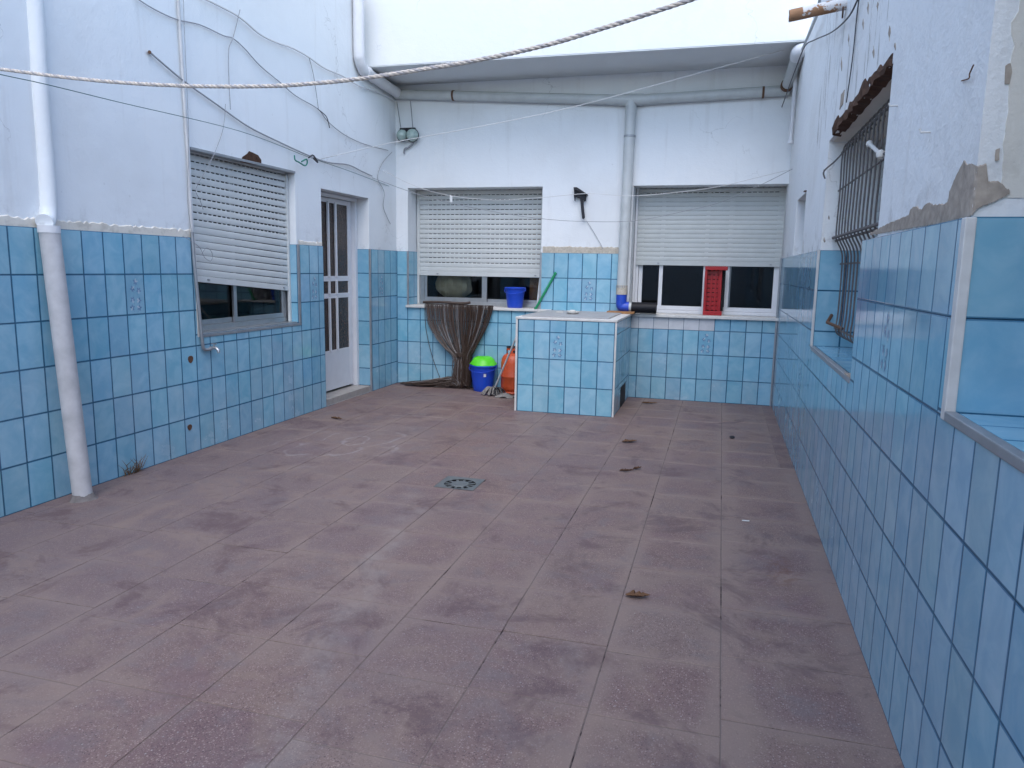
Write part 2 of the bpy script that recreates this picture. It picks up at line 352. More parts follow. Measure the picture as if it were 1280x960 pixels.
# ------------------------------------------------------------------ mesh helpers
def wl(o):
    v = Vector((0, 0, 0))
    while o is not None:
        v = v + o.location; o = o.parent
    return v
def cr(pts, sub=8):
    pts = [Vector(p) for p in pts]
    if len(pts) < 3: sub_pts = pts; return pts
    out = []
    for i in range(len(pts) - 1):
        p0 = pts[max(i - 1, 0)]; p1 = pts[i]; p2 = pts[i + 1]; p3 = pts[min(i + 2, len(pts) - 1)]
        for k in range(sub):
            t = k / sub
            out.append(0.5 * ((2 * p1) + (p2 - p0) * t + (2 * p0 - 5 * p1 + 4 * p2 - p3) * t * t + (3 * p1 - p0 - 3 * p2 + p3) * t ** 3))
    out.append(pts[-1])
    return out
class MB:
    def __init__(s, tf=None):
        s.v = []; s.f = []; s.mi = []; s.tf = tf or (lambda p: p); s.cur = 0
    def pt(s, p): s.v.append(Vector(s.tf(Vector(p)))); return len(s.v) - 1
    def face(s, idx): s.f.append(tuple(idx)); s.mi.append(s.cur)
    def poly(s, pts): s.face([s.pt(p) for p in pts])
    def box(s, x0, x1, y0, y1, z0, z1):
        i = [s.pt((x, y, z)) for z in (z0, z1) for y in (y0, y1) for x in (x0, x1)]
        for f in ((0, 2, 3, 1), (4, 5, 7, 6), (0, 1, 5, 4), (2, 6, 7, 3), (0, 4, 6, 2), (1, 3, 7, 5)): s.face([i[k] for k in f])
        return s
    def prism(s, pts, d):
        d = Vector(d); n = len(pts)
        a = [s.pt(p) for p in pts]; b = [s.pt(Vector(p) + d) for p in pts]
        s.face(a[::-1]); s.face(b)
        for k in range(n): s.face([a[k], a[(k + 1) % n], b[(k + 1) % n], b[k]])
        return s
    def tube(s, path, r, n=8, caps=True):
        path = [Vector(p) for p in path]
        rr = r if isinstance(r, (list, tuple)) else [r] * len(path)
        rings = []; up = None
        for k, p in enumerate(path):
            t = (path[min(k + 1, len(path) - 1)] - path[max(k - 1, 0)])
            if t.length < 1e-9: t = Vector((0, 0, 1))
            t.normalize()
            if up is None:
                up = Vector((0, 0, 1)) if abs(t.z) < 0.9 else Vector((1, 0, 0))
            up = (up - t * up.dot(t)); up.normalize()
            sd_ = t.cross(up)
            rings.append([s.pt(p + (up * math.cos(2 * math.pi * j / n) + sd_ * math.sin(2 * math.pi * j / n)) * rr[k]) for j in range(n)])
        for a, b in zip(rings, rings[1:]):
            for j in range(n): s.face([a[j], a[(j + 1) % n], b[(j + 1) % n], b[j]])
        if caps: s.face(rings[0][::-1]); s.face(rings[-1])
        return s
    def lathe(s, prof, c, n=24, axis='z', caps=True, wob=0.0):
        c = Vector(c); rings = []
        for r, h in prof:
            ring = []
            for j in range(n):
                t = 2 * math.pi * j / n
                q = r * (1 + wob * math.sin(t * 3 + h * 9))
                a, b = q * math.cos(t), q * math.sin(t)
                ring.append(s.pt(c + (Vector((a, b, h)) if axis == 'z' else Vector((h, a, b)) if axis == 'x' else Vector((a, h, b)))))
            rings.append(ring)
        for a, b in zip(rings, rings[1:]):
            for j in range(n): s.face([a[j], a[(j + 1) % n], b[(j + 1) % n], b[j]])
        if caps: s.face(rings[0][::-1]); s.face(rings[-1])
        return s
    def mesh(s, name, mats, off=Vector((0, 0, 0)), smooth=False, bevel=0.0, weld=False):
        me = bpy.data.meshes.new(name)
        me.from_pydata([tuple(v - off) for v in s.v], [], s.f)
        for m in mats: me.materials.append(m)
        for p, k in zip(me.polygons, s.mi): p.material_index = k
        bm = bmesh.new(); bm.from_mesh(me)
        if weld: bmesh.ops.remove_doubles(bm, verts=bm.verts, dist=1e-5)
        bmesh.ops.recalc_face_normals(bm, faces=bm.faces)
        if bevel:
            es = [x for x in bm.edges if len(x.link_faces) == 2 and x.calc_face_angle(0) > 0.6]
            bmesh.ops.bevel(bm, geom=es, offset=bevel, segments=2, profile=0.6, affect='EDGES', clamp_overlap=True)
        bm.to_mesh(me); bm.free()
        if smooth:
            for p in me.polygons: p.use_smooth = True
            try: me.set_sharp_from_angle(angle=math.radians(38))
            except Exception: pass
        return me
    def build(s, name, mat, parent=None, smooth=False, bevel=0.0, weld=False):
        mats = [M[k] for k in (mat if isinstance(mat, (list, tuple)) else [mat])]
        me = s.mesh(name, mats, wl(parent) if parent else Vector((0, 0, 0)), smooth, bevel, weld)
        o = bpy.data.objects.new(name, me); col.objects.link(o); o.parent = parent
        return o
def tag(o, label, cat, group=None):
    o['label'] = label; o['category'] = cat
    if group: o['group'] = group
    return o
def thing(name, label, cat, loc=(0, 0, 0), group=None):
    o = bpy.data.objects.new(name, None); o.empty_display_size = 0.1
    col.objects.link(o); o.location = loc
    return tag(o, label, cat, group)
def struct(o): o['kind'] = 'structure'; return o
def stuff(o): o['kind'] = 'stuff'; return o
# plane maps: (u, w, v) = along the wall, out of the wall towards the yard, up
def tfl(p): return Vector((XL + p.y, p.x, p.z))
def tfr(p): return Vector((XR - p.y, p.x, p.z))
def tfb(p): return Vector((p.x, YB - p.y, p.z))

def wall_mesh(tf, u0, u1, v0, v1, holes, depth, w=0.0):
    mb = MB(tf)
    us = sorted({u0, u1, *[h[0] for h in holes], *[h[1] for h in holes]})
    vs_ = sorted({v0, v1, *[h[2] for h in holes], *[h[3] for h in holes]})
    us = [u for u in us if u0 <= u <= u1]; vs_ = [v for v in vs_ if v0 <= v <= v1]
    def solid(i, j):
        if i < 0 or j < 0 or i >= len(us) - 1 or j >= len(vs_) - 1: return False
        a, b = (us[i] + us[i + 1]) / 2, (vs_[j] + vs_[j + 1]) / 2
        return not any(h[0] < a < h[1] and h[2] < b < h[3] for h in holes)
    for i in range(len(us) - 1):
        for j in range(len(vs_) - 1):
            if not solid(i, j): continue
            a, b, c, d = us[i], us[i + 1], vs_[j], vs_[j + 1]
            mb.poly([(a, w, c), (b, w, c), (b, w, d), (a, w, d)])
            mb.poly([(a, w - depth, c), (a, w - depth, d), (b, w - depth, d), (b, w - depth, c)])
            for di, dj, e1, e2 in ((-1, 0, (a, c), (a, d)), (1, 0, (b, c), (b, d)), (0, -1, (a, c), (b, c)), (0, 1, (a, d), (b, d))):
                if not solid(i + di, j + dj):
                    mb.poly([(e1[0], w, e1[1]), (e2[0], w, e2[1]), (e2[0], w - depth, e2[1]), (e1[0], w - depth, e1[1])])
    return mb

# ------------------------------------------------------------------ tiles, each an object that shares its mesh with its equals
TW, TH = 0.1785, 0.2918
GAP = 0.0042
tile_cache = {}
def tile_mesh(wd, hg, mat):
    key = (round(wd, 3), round(hg, 3), mat)
    if key not in tile_cache:
        b = 0.0010; e_ = min(0.0042, wd / 5, hg / 5); t = 0.008; x, z = wd / 2, hg / 2
        ch = ((-1, -1), (1, -1), (1, 1), (-1, 1))
        mb = MB()
        r0 = [mb.pt((sx * x, 0, sz * z)) for sx, sz in ch]
        r1 = [mb.pt((sx * x, -t + b * 0.8, sz * z)) for sx, sz in ch]
        r2 = [mb.pt((sx * (x - b), -t + 0.0003, sz * (z - b))) for sx, sz in ch]
        r3 = [mb.pt((sx * (x - e_), -t, sz * (z - e_))) for sx, sz in ch]
        mb.face(r3); mb.cur = 1; mb.face(r0[::-1])
        for p, q in ((r0, r1), (r1, r2), (r2, r3)):
            for k in range(4): mb.face([p[k], p[(k + 1) % 4], q[(k + 1) % 4], q[k]])
        tile_cache[key] = mb.mesh('tile', [M[mat], M['tile_rim' if mat == 'tile_blue' else mat]])
    return tile_cache[key]
FR = {'L': Matrix(((0, -1, 0), (1, 0, 0), (0, 0, 1))), 'R': Matrix(((0, 1, 0), (-1, 0, 0), (0, 0, 1))),
      'B': Matrix(((1, 0, 0), (0, 1, 0), (0, 0, 1))), 'S': Matrix(((1, 0, 0), (0, 0, 1), (0, -1, 0)))}
def petals():
    mb = MB()
    rr = random.Random(3)
    for k, (cx, cz) in enumerate(((0.005, 0.092), (-0.026, 0.042), (0.034, 0.028), (-0.03, -0.038), (0.032, -0.045), (-0.036, -0.095), (0.03, -0.098))):
        a0 = rr.random() * 6
        for j in range(5):
            t = a0 + j * 2 * math.pi / 5; R_ = 0.0135
            px, pz = cx + math.cos(t) * R_, cz + math.sin(t) * R_
            mb.cur = 0 if (j + k) % 4 else 1
            q = []
            for i in range(7):
                s_ = 2 * math.pi * i / 7
                ex, ez = 0.0115 * math.cos(s_), 0.0068 * math.sin(s_)
                q.append((px + ex * math.cos(t) - ez * math.sin(t), -0.0086, pz + ex * math.sin(t) + ez * math.cos(t)))
            mb.poly(q)
        mb.cur = 1
        mb.poly([(cx + 0.006 * math.cos(i), -0.0089, cz + 0.006 * math.sin(i)) for i in (0, 1.05, 2.1, 3.14, 4.2, 5.2)])
        mb.cur = 0
        mb.poly([(cx, -0.0085, cz - 0.012), (cx + 0.003, -0.0085, cz - 0.012), (cx * 0.4 + 0.003, -0.0085, cz - 0.034), (cx * 0.4, -0.0085, cz - 0.034)])
    return mb.mesh('flower_motif', [M['flower_blue'], M['flower_pale']])
PET = petals()
def split(r, holes):
    out = [r]
    for h in holes:
        nxt = []
        for (a, b, c, d) in out:
            if h[0] >= b or h[1] <= a or h[2] >= d or h[3] <= c: nxt.append((a, b, c, d)); continue
            if h[2] > c: nxt.append((a, b, c, h[2]))
            if h[3] < d: nxt.append((a, b, h[3], d))
            c2, d2 = max(c, h[2]), min(d, h[3])
            if h[0] > a: nxt.append((a, h[0], c2, d2))
            if h[1] < b: nxt.append((h[1], b, c2, d2))
        out = nxt
    return out
rt = random.Random(11)
def tiles(parent, frame, plane, u0, u1, v0, v1, ustart, vlines, holes=(), motifs=(), white=None, far=None, pitch=TW):
    """frame L/R: u is Y; B: u is X; S (a sill): u is X, v is Y. plane = coordinate of the tile back. far(u): True where tiles go in one mesh"""
    base = wl(parent); extra = MB(); n_extra = 0
    k0 = int(math.floor((u0 - ustart) / pitch)) - 1
    k1 = int(math.ceil((u1 - ustart) / pitch)) + 1
    for k in range(k0, k1):
        for j in range(len(vlines) - 1):
            a, b = max(ustart + k * pitch, u0), min(ustart + (k + 1) * pitch, u1)
            c, d = max(vlines[j], v0), min(vlines[j + 1], v1)
            if b - a < 0.012 or d - c < 0.012: continue
            for (a2, b2, c2, d2) in split((a, b, c, d), holes):
                wd, hg = b2 - a2 - GAP, d2 - c2 - GAP
                if wd < 0.008 or hg < 0.008: continue
                uc, vc = (a2 + b2) / 2, (c2 + d2) / 2
                loc = {'L': (plane, uc, vc), 'R': (plane, uc, vc), 'B': (uc, plane, vc), 'S': (uc, vc, plane)}[frame]
                mt = 'tile_white' if white and white(uc, vc) else 'tile_blue'
                me = tile_mesh(wd, hg, mt)
                rot = FR[frame].to_4x4() @ Matrix.Rotation(rt.gauss(0, 0.0012), 4, 'X') @ Matrix.Rotation(rt.gauss(0, 0.0016), 4, 'Z')
                mw = Matrix.Translation(Vector(loc)) @ rot
                if far and far(uc):
                    for p in me.polygons:
                        extra.cur = p.material_index
                        extra.poly([mw @ me.vertices[i].co for i in p.vertices])
                    n_extra += 1
                    continue
                o = bpy.data.objects.new('tile', me); col.objects.link(o); o.parent = parent
                mw.translation = Vector(loc) - base
                o.matrix_local = mw
                if any(a2 < mu < b2 and c2 < mv < d2 for mu, mv in motifs):
                    f = bpy.data.objects.new('flower_motif', PET); col.objects.link(f); f.parent = o
    if n_extra: stuff(extra.build('tile_field', ['tile_blue', 'tile_rim'], parent))

# ================================================================== the setting
g = MB(); g.box(-150, 150, -150, 150, -0.30, -0.12)
struct(g.build('ground', 'earth'))
DR = onz((575, 604))
bed = wall_mesh(lambda p: Vector((p.x, p.z, p.y)), XL - 0.05, XR + 0.05, -3.0, YB + 0.02, [(DR.x - 0.13, DR.x + 0.13, DR.y - 0.13, DR.y + 0.13)], 0.118, -0.0024)
floor = struct(bed.build('floor', 'joint_dirt', weld=True))
# terrazzo slabs, laid in columns that do not quite line up
rf = random.Random(5)
PITCH = 0.455
edges = [0.66, 0.54] + [0.085 - PITCH * k for k in range(0, 10)] + [XL]
slab_cache = {}
def slab_mesh(wx, wy):
    key = (round(wx, 2), round(wy, 2))
    if key not in slab_cache:
        x, y = key[0] / 2, key[1] / 2; b = 0.0014
        mb = MB(); ch = [(-1, -1), (1, -1), (1, 1), (-1, 1)]
        r0 = [mb.pt((sx * x, sy * y, -0.02)) for sx, sy in ch]
        r1 = [mb.pt((sx * x, sy * y, -b)) for sx, sy in ch]
        r2 = [mb.pt((sx * (x - b), sy * (y - b), 0)) for sx, sy in ch]
        mb.face(r0[::-1]); mb.face(r2)
        for p, q in ((r0, r1), (r1, r2)):
            for k in range(4): mb.face([p[k], p[(k + 1) % 4], q[(k + 1) % 4], q[k]])
        slab_cache[key] = mb.mesh('paving_slab', [M['terrazzo']])
    return slab_cache[key]
for ci in range(len(edges) - 1):
    x0 = edges[ci + 1]
    off = [0.02, 0.02, -0.085, -0.05, -0.06, 0.03, 0.035, -0.02, 0.05, 0.01, -0.03, 0.06][ci]
    k = 0
    ys = []
    y = 7.03 + off - PITCH * 20
    while y < YB:
        if y > -1.2: ys.append(y)
        y += PITCH
    ys = [ys[0]] + ys[1:] + [YB]
    for y0, y1 in zip(ys, ys[1:]):
        x1 = edges[ci]
        if y1 - y0 < 0.03: continue
        pieces = [(x0, x1, y0, y1)]
        if ci == 0 and y1 < 6.2: continue      # the narrow edging strip only lies towards the end wall
        if ci == 1 and y1 < 6.25: x1 = 0.66
        for (a, b, c, d) in split((x0, x1, y0, y1), [(DR.x - 0.15, DR.x + 0.15, DR.y - 0.15, DR.y + 0.15)]):
            if b - a < 0.02 or d - c < 0.02: continue
            gp = 0.0024
            o = bpy.data.objects.new('paving_slab', slab_mesh(b - a - gp, d - c - gp)); col.objects.link(o); o.parent = floor
            o.location = ((a + b) / 2, (c + d) / 2, max(-0.0007, min(0.0007, rf.gauss(0, 0.0005))))
            o.rotation_euler = (max(-0.0018, min(0.0018, rf.gauss(0, 0.0010))), max(-0.0018, min(0.0018, rf.gauss(0, 0.0010))), rf.gauss(0, 0.0022))

# ------------------------------------------------------------------ left wall
LW = (5.185, 6.70, 0.965, 2.455)       # window
LD = (7.20, 8.31, 0.0, 2.35)           # door
lw = thing('house_wall', 'white plastered wall over blue tiles, holding the narrow barred door and a shuttered window', 'wall', (XL, 3.0, 0), 'walls around the yard')
wall_mesh(tfl, -3.0, 9.55, -0.1, 4.72, [LW, LD], 0.34).build('plaster', 'plaster_left', lw, weld=True)
VL = [0.2918 * k for k in range(7)]
wall_mesh(tfl, -3.0, YB, -0.01, 1.7495, [LW, LD], 0.013, 0.0112).build('grout', 'grout_blue', lw, weld=True)
mL = [onl((163, 370)), onl((390, 362)), onl((475, 355))]
tiles(lw, 'L', XL + 0.004, -3.0, YB - 0.012, 0, 1.7508, 4.06, VL, [LW, LD], [(p.y, p.z) for p in mL], far=lambda u: u < 2.6)
# reveals
MB().box(XL - 0.10, XL + 0.004, LW[1] - 0.006, LW[1] + 0.002, LW[2], 1.748).build('grout', 'grout_blue', lw)
tiles(lw, 'B', LW[1] - 0.002, XL - 0.092, XL + 0.006, LW[2], 1.7508, XL - 0.092, VL, pitch=0.3)
MB().box(XL - 0.19, XL + 0.004, LD[1] - 0.006, LD[1] + 0.002, 0.07, 1.748).build('grout', 'grout_blue', lw)
tiles(lw, 'B', LD[1] - 0.002, XL - 0.18, XL + 0.006, 0.075, 1.7508, XL - 0.18, VL, pitch=0.3)
# metal edge strips
MB(tfl).box(LW[1] - 0.004, LW[1] + 0.032, 0.003, 0.0165, LW[2] - 0.002, 1.752).build('edge_strip', 'aluminium_dull', lw, bevel=0.003)
MB(tfl).box(LW[0] - 0.004, LW[1] + 0.032, 0.003, 0.0175, LW[2] - 0.028, LW[2] - 0.003).build('edge_strip', 'aluminium_dull', lw, bevel=0.003)
MB(tfl).box(LW[0] - 0.028, LW[0] - 0.003, 0.003, 0.0165, LW[2] - 0.02, 1.752).build('edge_strip', 'white_trim', lw, bevel=0.003)
MB(tfl).box(LD[1] - 0.012, LD[1] + 0.014, -0.004, 0.0165, 0.0, 1.752).build('edge_strip', 'aluminium_dull', lw, bevel=0.003)
# threshold of the door
MB(tfl).box(LD[0] + 0.001, LD[1] - 0.011, -0.33, -0.004, -0.01, 0.075).build('threshold', 'stone_sill', lw, bevel=0.006)
def ragged_strip(tf, u0, u1, v0, v1, w0, w1, seed, step=0.022, amp=0.006):
    r = random.Random(seed); mb = MB(tf); n = max(2, int((u1 - u0) / step)); top = []; bot = []
    for k in range(n + 1):
        u = u0 + (u1 - u0) * k / n
        bot.append((u, w1, v0)); top.append((u, w1, v1 + r.gauss(0, amp)))
    for k in range(n):
        mb.poly([bot[k], bot[k + 1], top[k + 1], top[k]])
        mb.poly([top[k], top[k + 1], (top[k + 1][0], w0, top[k + 1][2] + 0.008), (top[k][0], w0, top[k][2] + 0.008)])
    return mb
# the lip of old render left above the tiles
ragged_strip(tfl, -1.0, LW[0] - 0.03, 1.749, 1.80, -0.002, 0.007, 1).build('render_lip', 'plaster_cream', lw, weld=True)
ragged_strip(tfl, LW[1] + 0.03, LD[0] - 0.01, 1.749, 1.785, -0.002, 0.007, 2).build('render_lip', 'plaster_cream', lw, weld=True)
for px, py, r in ((238, 449, 0.024), (237, 534, 0.020)):
    p = onl((px, py), 0.012)
    h = MB().lathe([(r * 1.25, 0.0), (r * 1.25, 0.004), (r, 0.0045), (r * 0.9, 0.002)], (p.x, p.y, p.z), 12, 'x', wob=0.08).build('pipe_hole', 'hole_dark', lw)  # dark disc, the shade inside the hole is put into its colour
# scar of missing render above the window
pts = [(300, 203), (303, 196), (309, 192), (311, 189), (316, 191), (322, 194), (326, 200), (326, 207), (312, 205)]
MB().prism([onl(p, 0.001) for p in pts], (0.006, 0, 0)).build('bare_patch', 'rotten_wood', lw)

# ------------------------------------------------------------------ back wall
W1 = (-3.975, -2.185, 1.045, 2.55)
W2 = (-1.075, 0.66, 1.030, 2.545)
bw = thing('house_wall', 'white plastered wall over blue tiles at the end of the yard, with two shuttered windows', 'wall', (-1.7, YB, 0), 'walls around the yard')
wall_mesh(tfb, XL - 0.3, XR + 0.001, -0.1, 3.9, [W1, W2], 0.46).build('plaster', 'plaster_back', bw, weld=True)
VB = [0, 0.272, 0.564, 0.856, 1.148, 1.440, 1.748]
W2t = (-1.16, 0.70, 1.03, 2.6)
wall_mesh(tfb, XL, XR, -0.01, 1.745, [W1, W2t], 0.013, 0.0112).build('grout', 'grout_blue', bw, weld=True)
mB = [onb((735, 362)), onb((875, 430))]
tiles(bw, 'B', YB - 0.004, XL + 0.012, XR - 0.012, 0, 1.748, -3.979, VB, [W1, W2t], [(p.x, p.z) for p in mB],
      white=lambda u, v: -1.16 < u < -0.13 and 0.85 < v < 1.03)
# tiled left reveal of the first window
MB().box(W1[0] - 0.002, W1[0] + 0.006, YB - 0.004, YB + 0.30, W1[2], 1.745).build('grout', 'grout_blue', bw)
tiles(bw, 'L', W1[0] + 0.001, YB - 0.006, YB + 0.30, W1[2], 1.748, YB - 0.006, VB)
MB(tfb).box(W1[0] - 0.014, W1[0] + 0.012, 0.002, 0.0165, W1[2] + 0.005, 1.75).build('edge_strip', 'aluminium_dull', bw, bevel=0.003)
MB(tfb).box(W1[1] - 0.012, W1[1] + 0.014, 0.002, 0.0165, W1[2] + 0.005, 1.75).build('edge_strip', 'aluminium_dull', bw, bevel=0.003)
MB(tfb).box(W1[0] - 0.02, W1[1] + 0.155, -0.30, 0.045, W1[2] - 0.028, W1[2] + 0.004).build('window_sill', 'white_trim', bw, bevel=0.006)
MB(tfb).box(W2[0] - 0.05, W2[1] - 0.002, -0.30, 0.045, W2[2] - 0.03, W2[2] + 0.004).build('window_sill', 'white_trim', bw, bevel=0.006)
MB().box(XR - 0.035, XR - 0.0135, YB - 0.035, YB - 0.0135, 0, 1.72).build('edge_strip', 'aluminium_dull', bw, bevel=0.004)
ragged_strip(tfb, W1[1] + 0.02, -1.20, 1.747, 1.818, -0.002, 0.008, 4, amp=0.004).build('render_lip', 'mortar', bw, weld=True)
up = thing('overhanging_wall', 'bright white upper storey wall jutting out over the two windows', 'wall', (-1.7, 8.22, 3.823), 'walls around the yard')
MB().box(XL - 0.2, XR + 0.35, 8.215, 9.7, 3.826, 7.4).build('plaster', 'plaster_upper', up)
MB().box(XL + 0.001, XR + 0.02, 8.2185, YB + 0.01, 3.815, 3.824).build('soffit', 'soffit_grey', up)

# ------------------------------------------------------------------ right wall
RN = (0.55, 2.38, 1.155, 2.95)         # near recess
RA = (3.70, 5.72, 1.716, 2.46)         # barred window, above the tiles
RB = (4.00, 5.72, 1.03, 1.716)         # barred window, between the tiles
RC = (7.03, 7.86, 1.72, 2.25)          # small niche
rw = thing('house_wall', 'flaking white wall over glossy blue tiles, with the rusty barred window', 'wall', (XR, 3.0, 0), 'walls around the yard')
RNp = (0.55, 2.38, 1.155, 2.95)
wall_mesh(tfr, -3.0, 9.6, -0.1, 3.85, [RNp, RA, RB, RC], 0.46).build('plaster', 'plaster_right', rw, weld=True)
VR = [0, 0.292, 0.580, 0.862, 1.142, 1.432, 1.716]
wall_mesh(tfr, -3.0, YB, -0.01, 1.714, [RN, RB], 0.013, 0.0112).build('grout', 'grout_blue', rw, weld=True)
mR = [onr((1107, 430)), onr((1000, 470))]
tiles(rw, 'R', XR - 0.004, -3.0, YB - 0.012, 0, 1.716, 2.458, VR, [RN, RB], [(p.y, p.z) for p in mR], far=lambda u: u < 1.25)
# rounded plaster corner of the near recess
rv = MB(); rq = random.Random(17); prev = None     # old cream paint inside the reveal, its edge ragged
for k in range(42):
    z = 1.765 + k * 0.0285
    xe = XR + 0.052 + 0.022 * noise.noise(Vector((0.3, 0.7, z * 2.2))) + rq.gauss(0, 0.003)
    cur = [rv.pt((xe, 2.3775, z)), rv.pt((XR + 0.44, 2.3775, z)), rv.pt((xe - 0.001, 2.3805, z))]
    if prev: rv.face([prev[0], prev[1], cur[1], cur[0]]); rv.face([prev[2], prev[0], cur[0], cur[2]])
    prev = cur
rv.build('reveal_paint', 'plaster_cream', rw)
MB().box(XR - 0.004, XR + 0.22, 2.3745, 2.382, 1.157, 1.714).build('grout', 'grout_blue', rw)
tiles(rw, 'B', 2.3785, XR - 0.005, XR + 0.21, 1.157, 1.716, XR - 0.005, [1.157, 1.432, 1.716], pitch=0.30)
MB().box(XR - 0.004, XR + 0.22, RN[0], 2.38, 1.145, 1.1555).build('grout', 'grout_blue', rw)
tiles(rw, 'S', 1.152, XR + 0.014, XR + 0.21, RN[0], 2.368, XR + 0.014, [2.368 - TW * k for k in range(11, -1, -1)], pitch=0.30)
MB().prism([(XR - 0.0175, 2.366, 1.135), (XR - 0.0175, 2.405, 1.135), (XR - 0.002, 2.405, 1.135), (XR + 0.012, 2.366, 1.135)], (0, 0, 0.578)).build('edge_strip', 'white_trim', rw, bevel=0.004)
MB().box(XR - 0.0185, XR + 0.013, RN[0], 2.365, 1.136, 1.1645).build('edge_strip', 'aluminium_dull', rw, bevel=0.004)
# barred window: tiled far reveal, sill and strips
MB().box(XR - 0.004, XR + 0.36, 5.713, 5.722, 1.03, 1.714).build('grout', 'grout_blue', rw)
tiles(rw, 'B', 5.717, XR - 0.004, XR + 0.36, 1.032, 1.716, XR - 0.004, [1.032, 1.142, 1.432, 1.716])
MB().box(XR - 0.004, XR + 0.36, 4.0, 5.715, 1.02, 1.0305).build('grout', 'grout_blue', rw)
tiles(rw, 'S', 1.027, XR + 0.014, XR + 0.36, 4.18, 5.709, XR + 0.014, [5.709 - TW * k for k in range(10, -1, -1)], pitch=0.36)
MB().box(XR - 0.0165, XR - 0.002, 5.705, 5.745, 1.03, 1.72).build('edge_strip', 'white_trim', rw, bevel=0.004)
MB().box(XR - 0.0175, XR + 0.012, 4.002, 5.704, 1.008, 1.036).build('edge_strip', 'aluminium_dull', rw, bevel=0.004)
MB().box(XR - 0.016, XR + 0.10, 4.002, 4.16, 1.037, 1.041).build('broken_bedding', 'bare_render', rw)
# patches of bare render where the paint came off: (outline in the photograph)
def patch(pts, name='bare_patch', mat='bare_render', t=0.004, plane=None):
    f = plane or (lambda p: onr(p, 0.0))
    d_ = Vector((0, -1, 0)) if plane else Vector((-1, 0, 0))
    MB().prism([f(p) - d_ * 0.003 for p in pts], d_ * (t + 0.003)).build(name, mat, rw)
def rag(pts, amp, seed, sub=4):
    r = random.Random(seed); out = []
    for a, b in zip(pts, pts[1:] + pts[:1]):
        for k in range(sub):
            t = k / sub
            j = 0 if k == 0 else amp
            out.append((a[0] + (b[0] - a[0]) * t + r.gauss(0, j), a[1] + (b[1] - a[1]) * t + r.gauss(0, j)))
    return out
def corner_hit(p):
    q = onr(p, 0.0)
    if q.y >= 2.38: return q, Vector((-1, 0, 0))
    return ony(p, 2.3765), Vector((0, -1, 0))
def lerp_table(tab, x):
    for (a, b), (c, d_) in zip(tab, tab[1:]):
        if a <= x <= c: return b + (d_ - b) * (x - a) / (c - a)
    return tab[-1][1]
ptop = [(1088, 292), (1107, 281), (1120, 276), (1136, 269), (1141, 259), (1147, 258), (1152, 263), (1158, 255), (1163, 254), (1168, 257), (1185, 254), (1188, 240), (1193, 226), (1199, 214), (1206, 200), (1209, 207), (1214, 205), (1222, 209), (1233, 206), (1235, 229), (1244, 227), (1252, 230), (1257, 236), (1263, 239)]
pbot = [(1088, 294), (1150, 283), (1202, 275.5), (1214, 270), (1222, 260), (1232, 256), (1250, 249), (1263, 241)]
mb = MB(); prev = None; rj = random.Random(12); x = 1088.0
while x <= 1262.5:
    yt, yb_ = lerp_table(ptop, x) + rj.gauss(0, 0.5), lerp_table(pbot, x) + rj.gauss(0, 0.3)
    if x > 1216: yb_ += rj.gauss(0, 0.6)
    yb_ = max(yb_, yt + 0.5); cur = []
    for t in (0.0, 0.33, 0.66, 1.0):
        q, nrm = corner_hit((x, yt + (yb_ - yt) * t))
        cur.append(q + nrm * (0.0025 + 0.0015 * noise.noise(q * 40)))
    base_ = cur[0] - nrm * 0.006 + Vector((0, 0, 0.004))
    ids = [mb.pt(c) for c in cur] + [mb.pt(base_)]
    if prev:
        for j in range(3): mb.face([prev[j], ids[j], ids[j + 1], prev[j + 1]])
        mb.face([prev[4], ids[4], ids[0], prev[0]])
    prev = ids; x += 1.25
mb.build('bare_patch', 'bare_render', rw)
patch(rag([(1257, 82), (1263, 79), (1265, 90), (1262, 105), (1256, 105)], 0.4, 5, 2), plane=lambda p: ony(p, 2.3770), t=0.001)
patch(rag([(1245, 187), (1250, 185), (1249, 200), (1244, 201)], 0.4, 6, 2), plane=lambda p: ony(p, 2.3770), t=0.001)
patch(rag([(1052, 118), (1056, 112), (1054, 130), (1050, 137)], 0.3, 8, 2))
for k, q in enumerate(((1112, 42, 3, 20), (1119, 58, 2, 10), (1092, 65, 2.5, 16), (1079, 30, 2, 14), (1085, 10, 2.2, 16), (1097, 8, 2, 12), (1061, 50, 1.8, 16), (1052, 80, 1.6, 18), (1030, 215, 1.2, 8), (1036, 272, 1.2, 5), (1030, 300, 1.6, 6))):
    x, y, a_, b_ = q
    patch(rag([(x - a_ / 2, y), (x + a_ * 0.1, y - b_ / 2), (x + a_ / 2, y - b_ * 0.1), (x + a_ * 0.2, y + b_ / 2)], 0.3, 20 + k, 2), t=0.002)
# the rotten lintel
lt = MB(); rr = random.Random(9); n = 26
for k in range(n + 1):
    u = 3.72 + (5.47 - 3.72) * k / n
    z0 = 2.445 + rr.gauss(0, 0.006); z1 = 2.445 + 0.088 + rr.gauss(0, 0.006) - 0.02 * (k < 4) + (0.035 if k in (10, 11) else 0) + (0.03 if k > 23 else 0)
    for q in ((XR + 0.04, u, z0), (XR - 0.012 + rr.gauss(0, 0.006), u, z0 + 0.012), (XR - 0.012 + rr.gauss(0, 0.007), u, (z0 + z1) / 2), (XR - 0.006, u, z1 - 0.012), (XR + 0.03, u, z1)): lt.pt(q)
for k in range(n):
    for j in range(4): lt.face([k * 5 + j, k * 5 + j + 1, k * 5 + 5 + j + 1, k * 5 + 5 + j])
lt.face([0, 1, 2, 3, 4]); lt.face([n * 5 + j for j in range(5)])
lt.build('lintel', 'rotten_wood', rw, smooth=False)
MB().box(XR + 0.03, XR + 0.44, 3.70, 5.72, 2.452, 2.475).build('lintel_soffit', 'plaster_cream', rw)
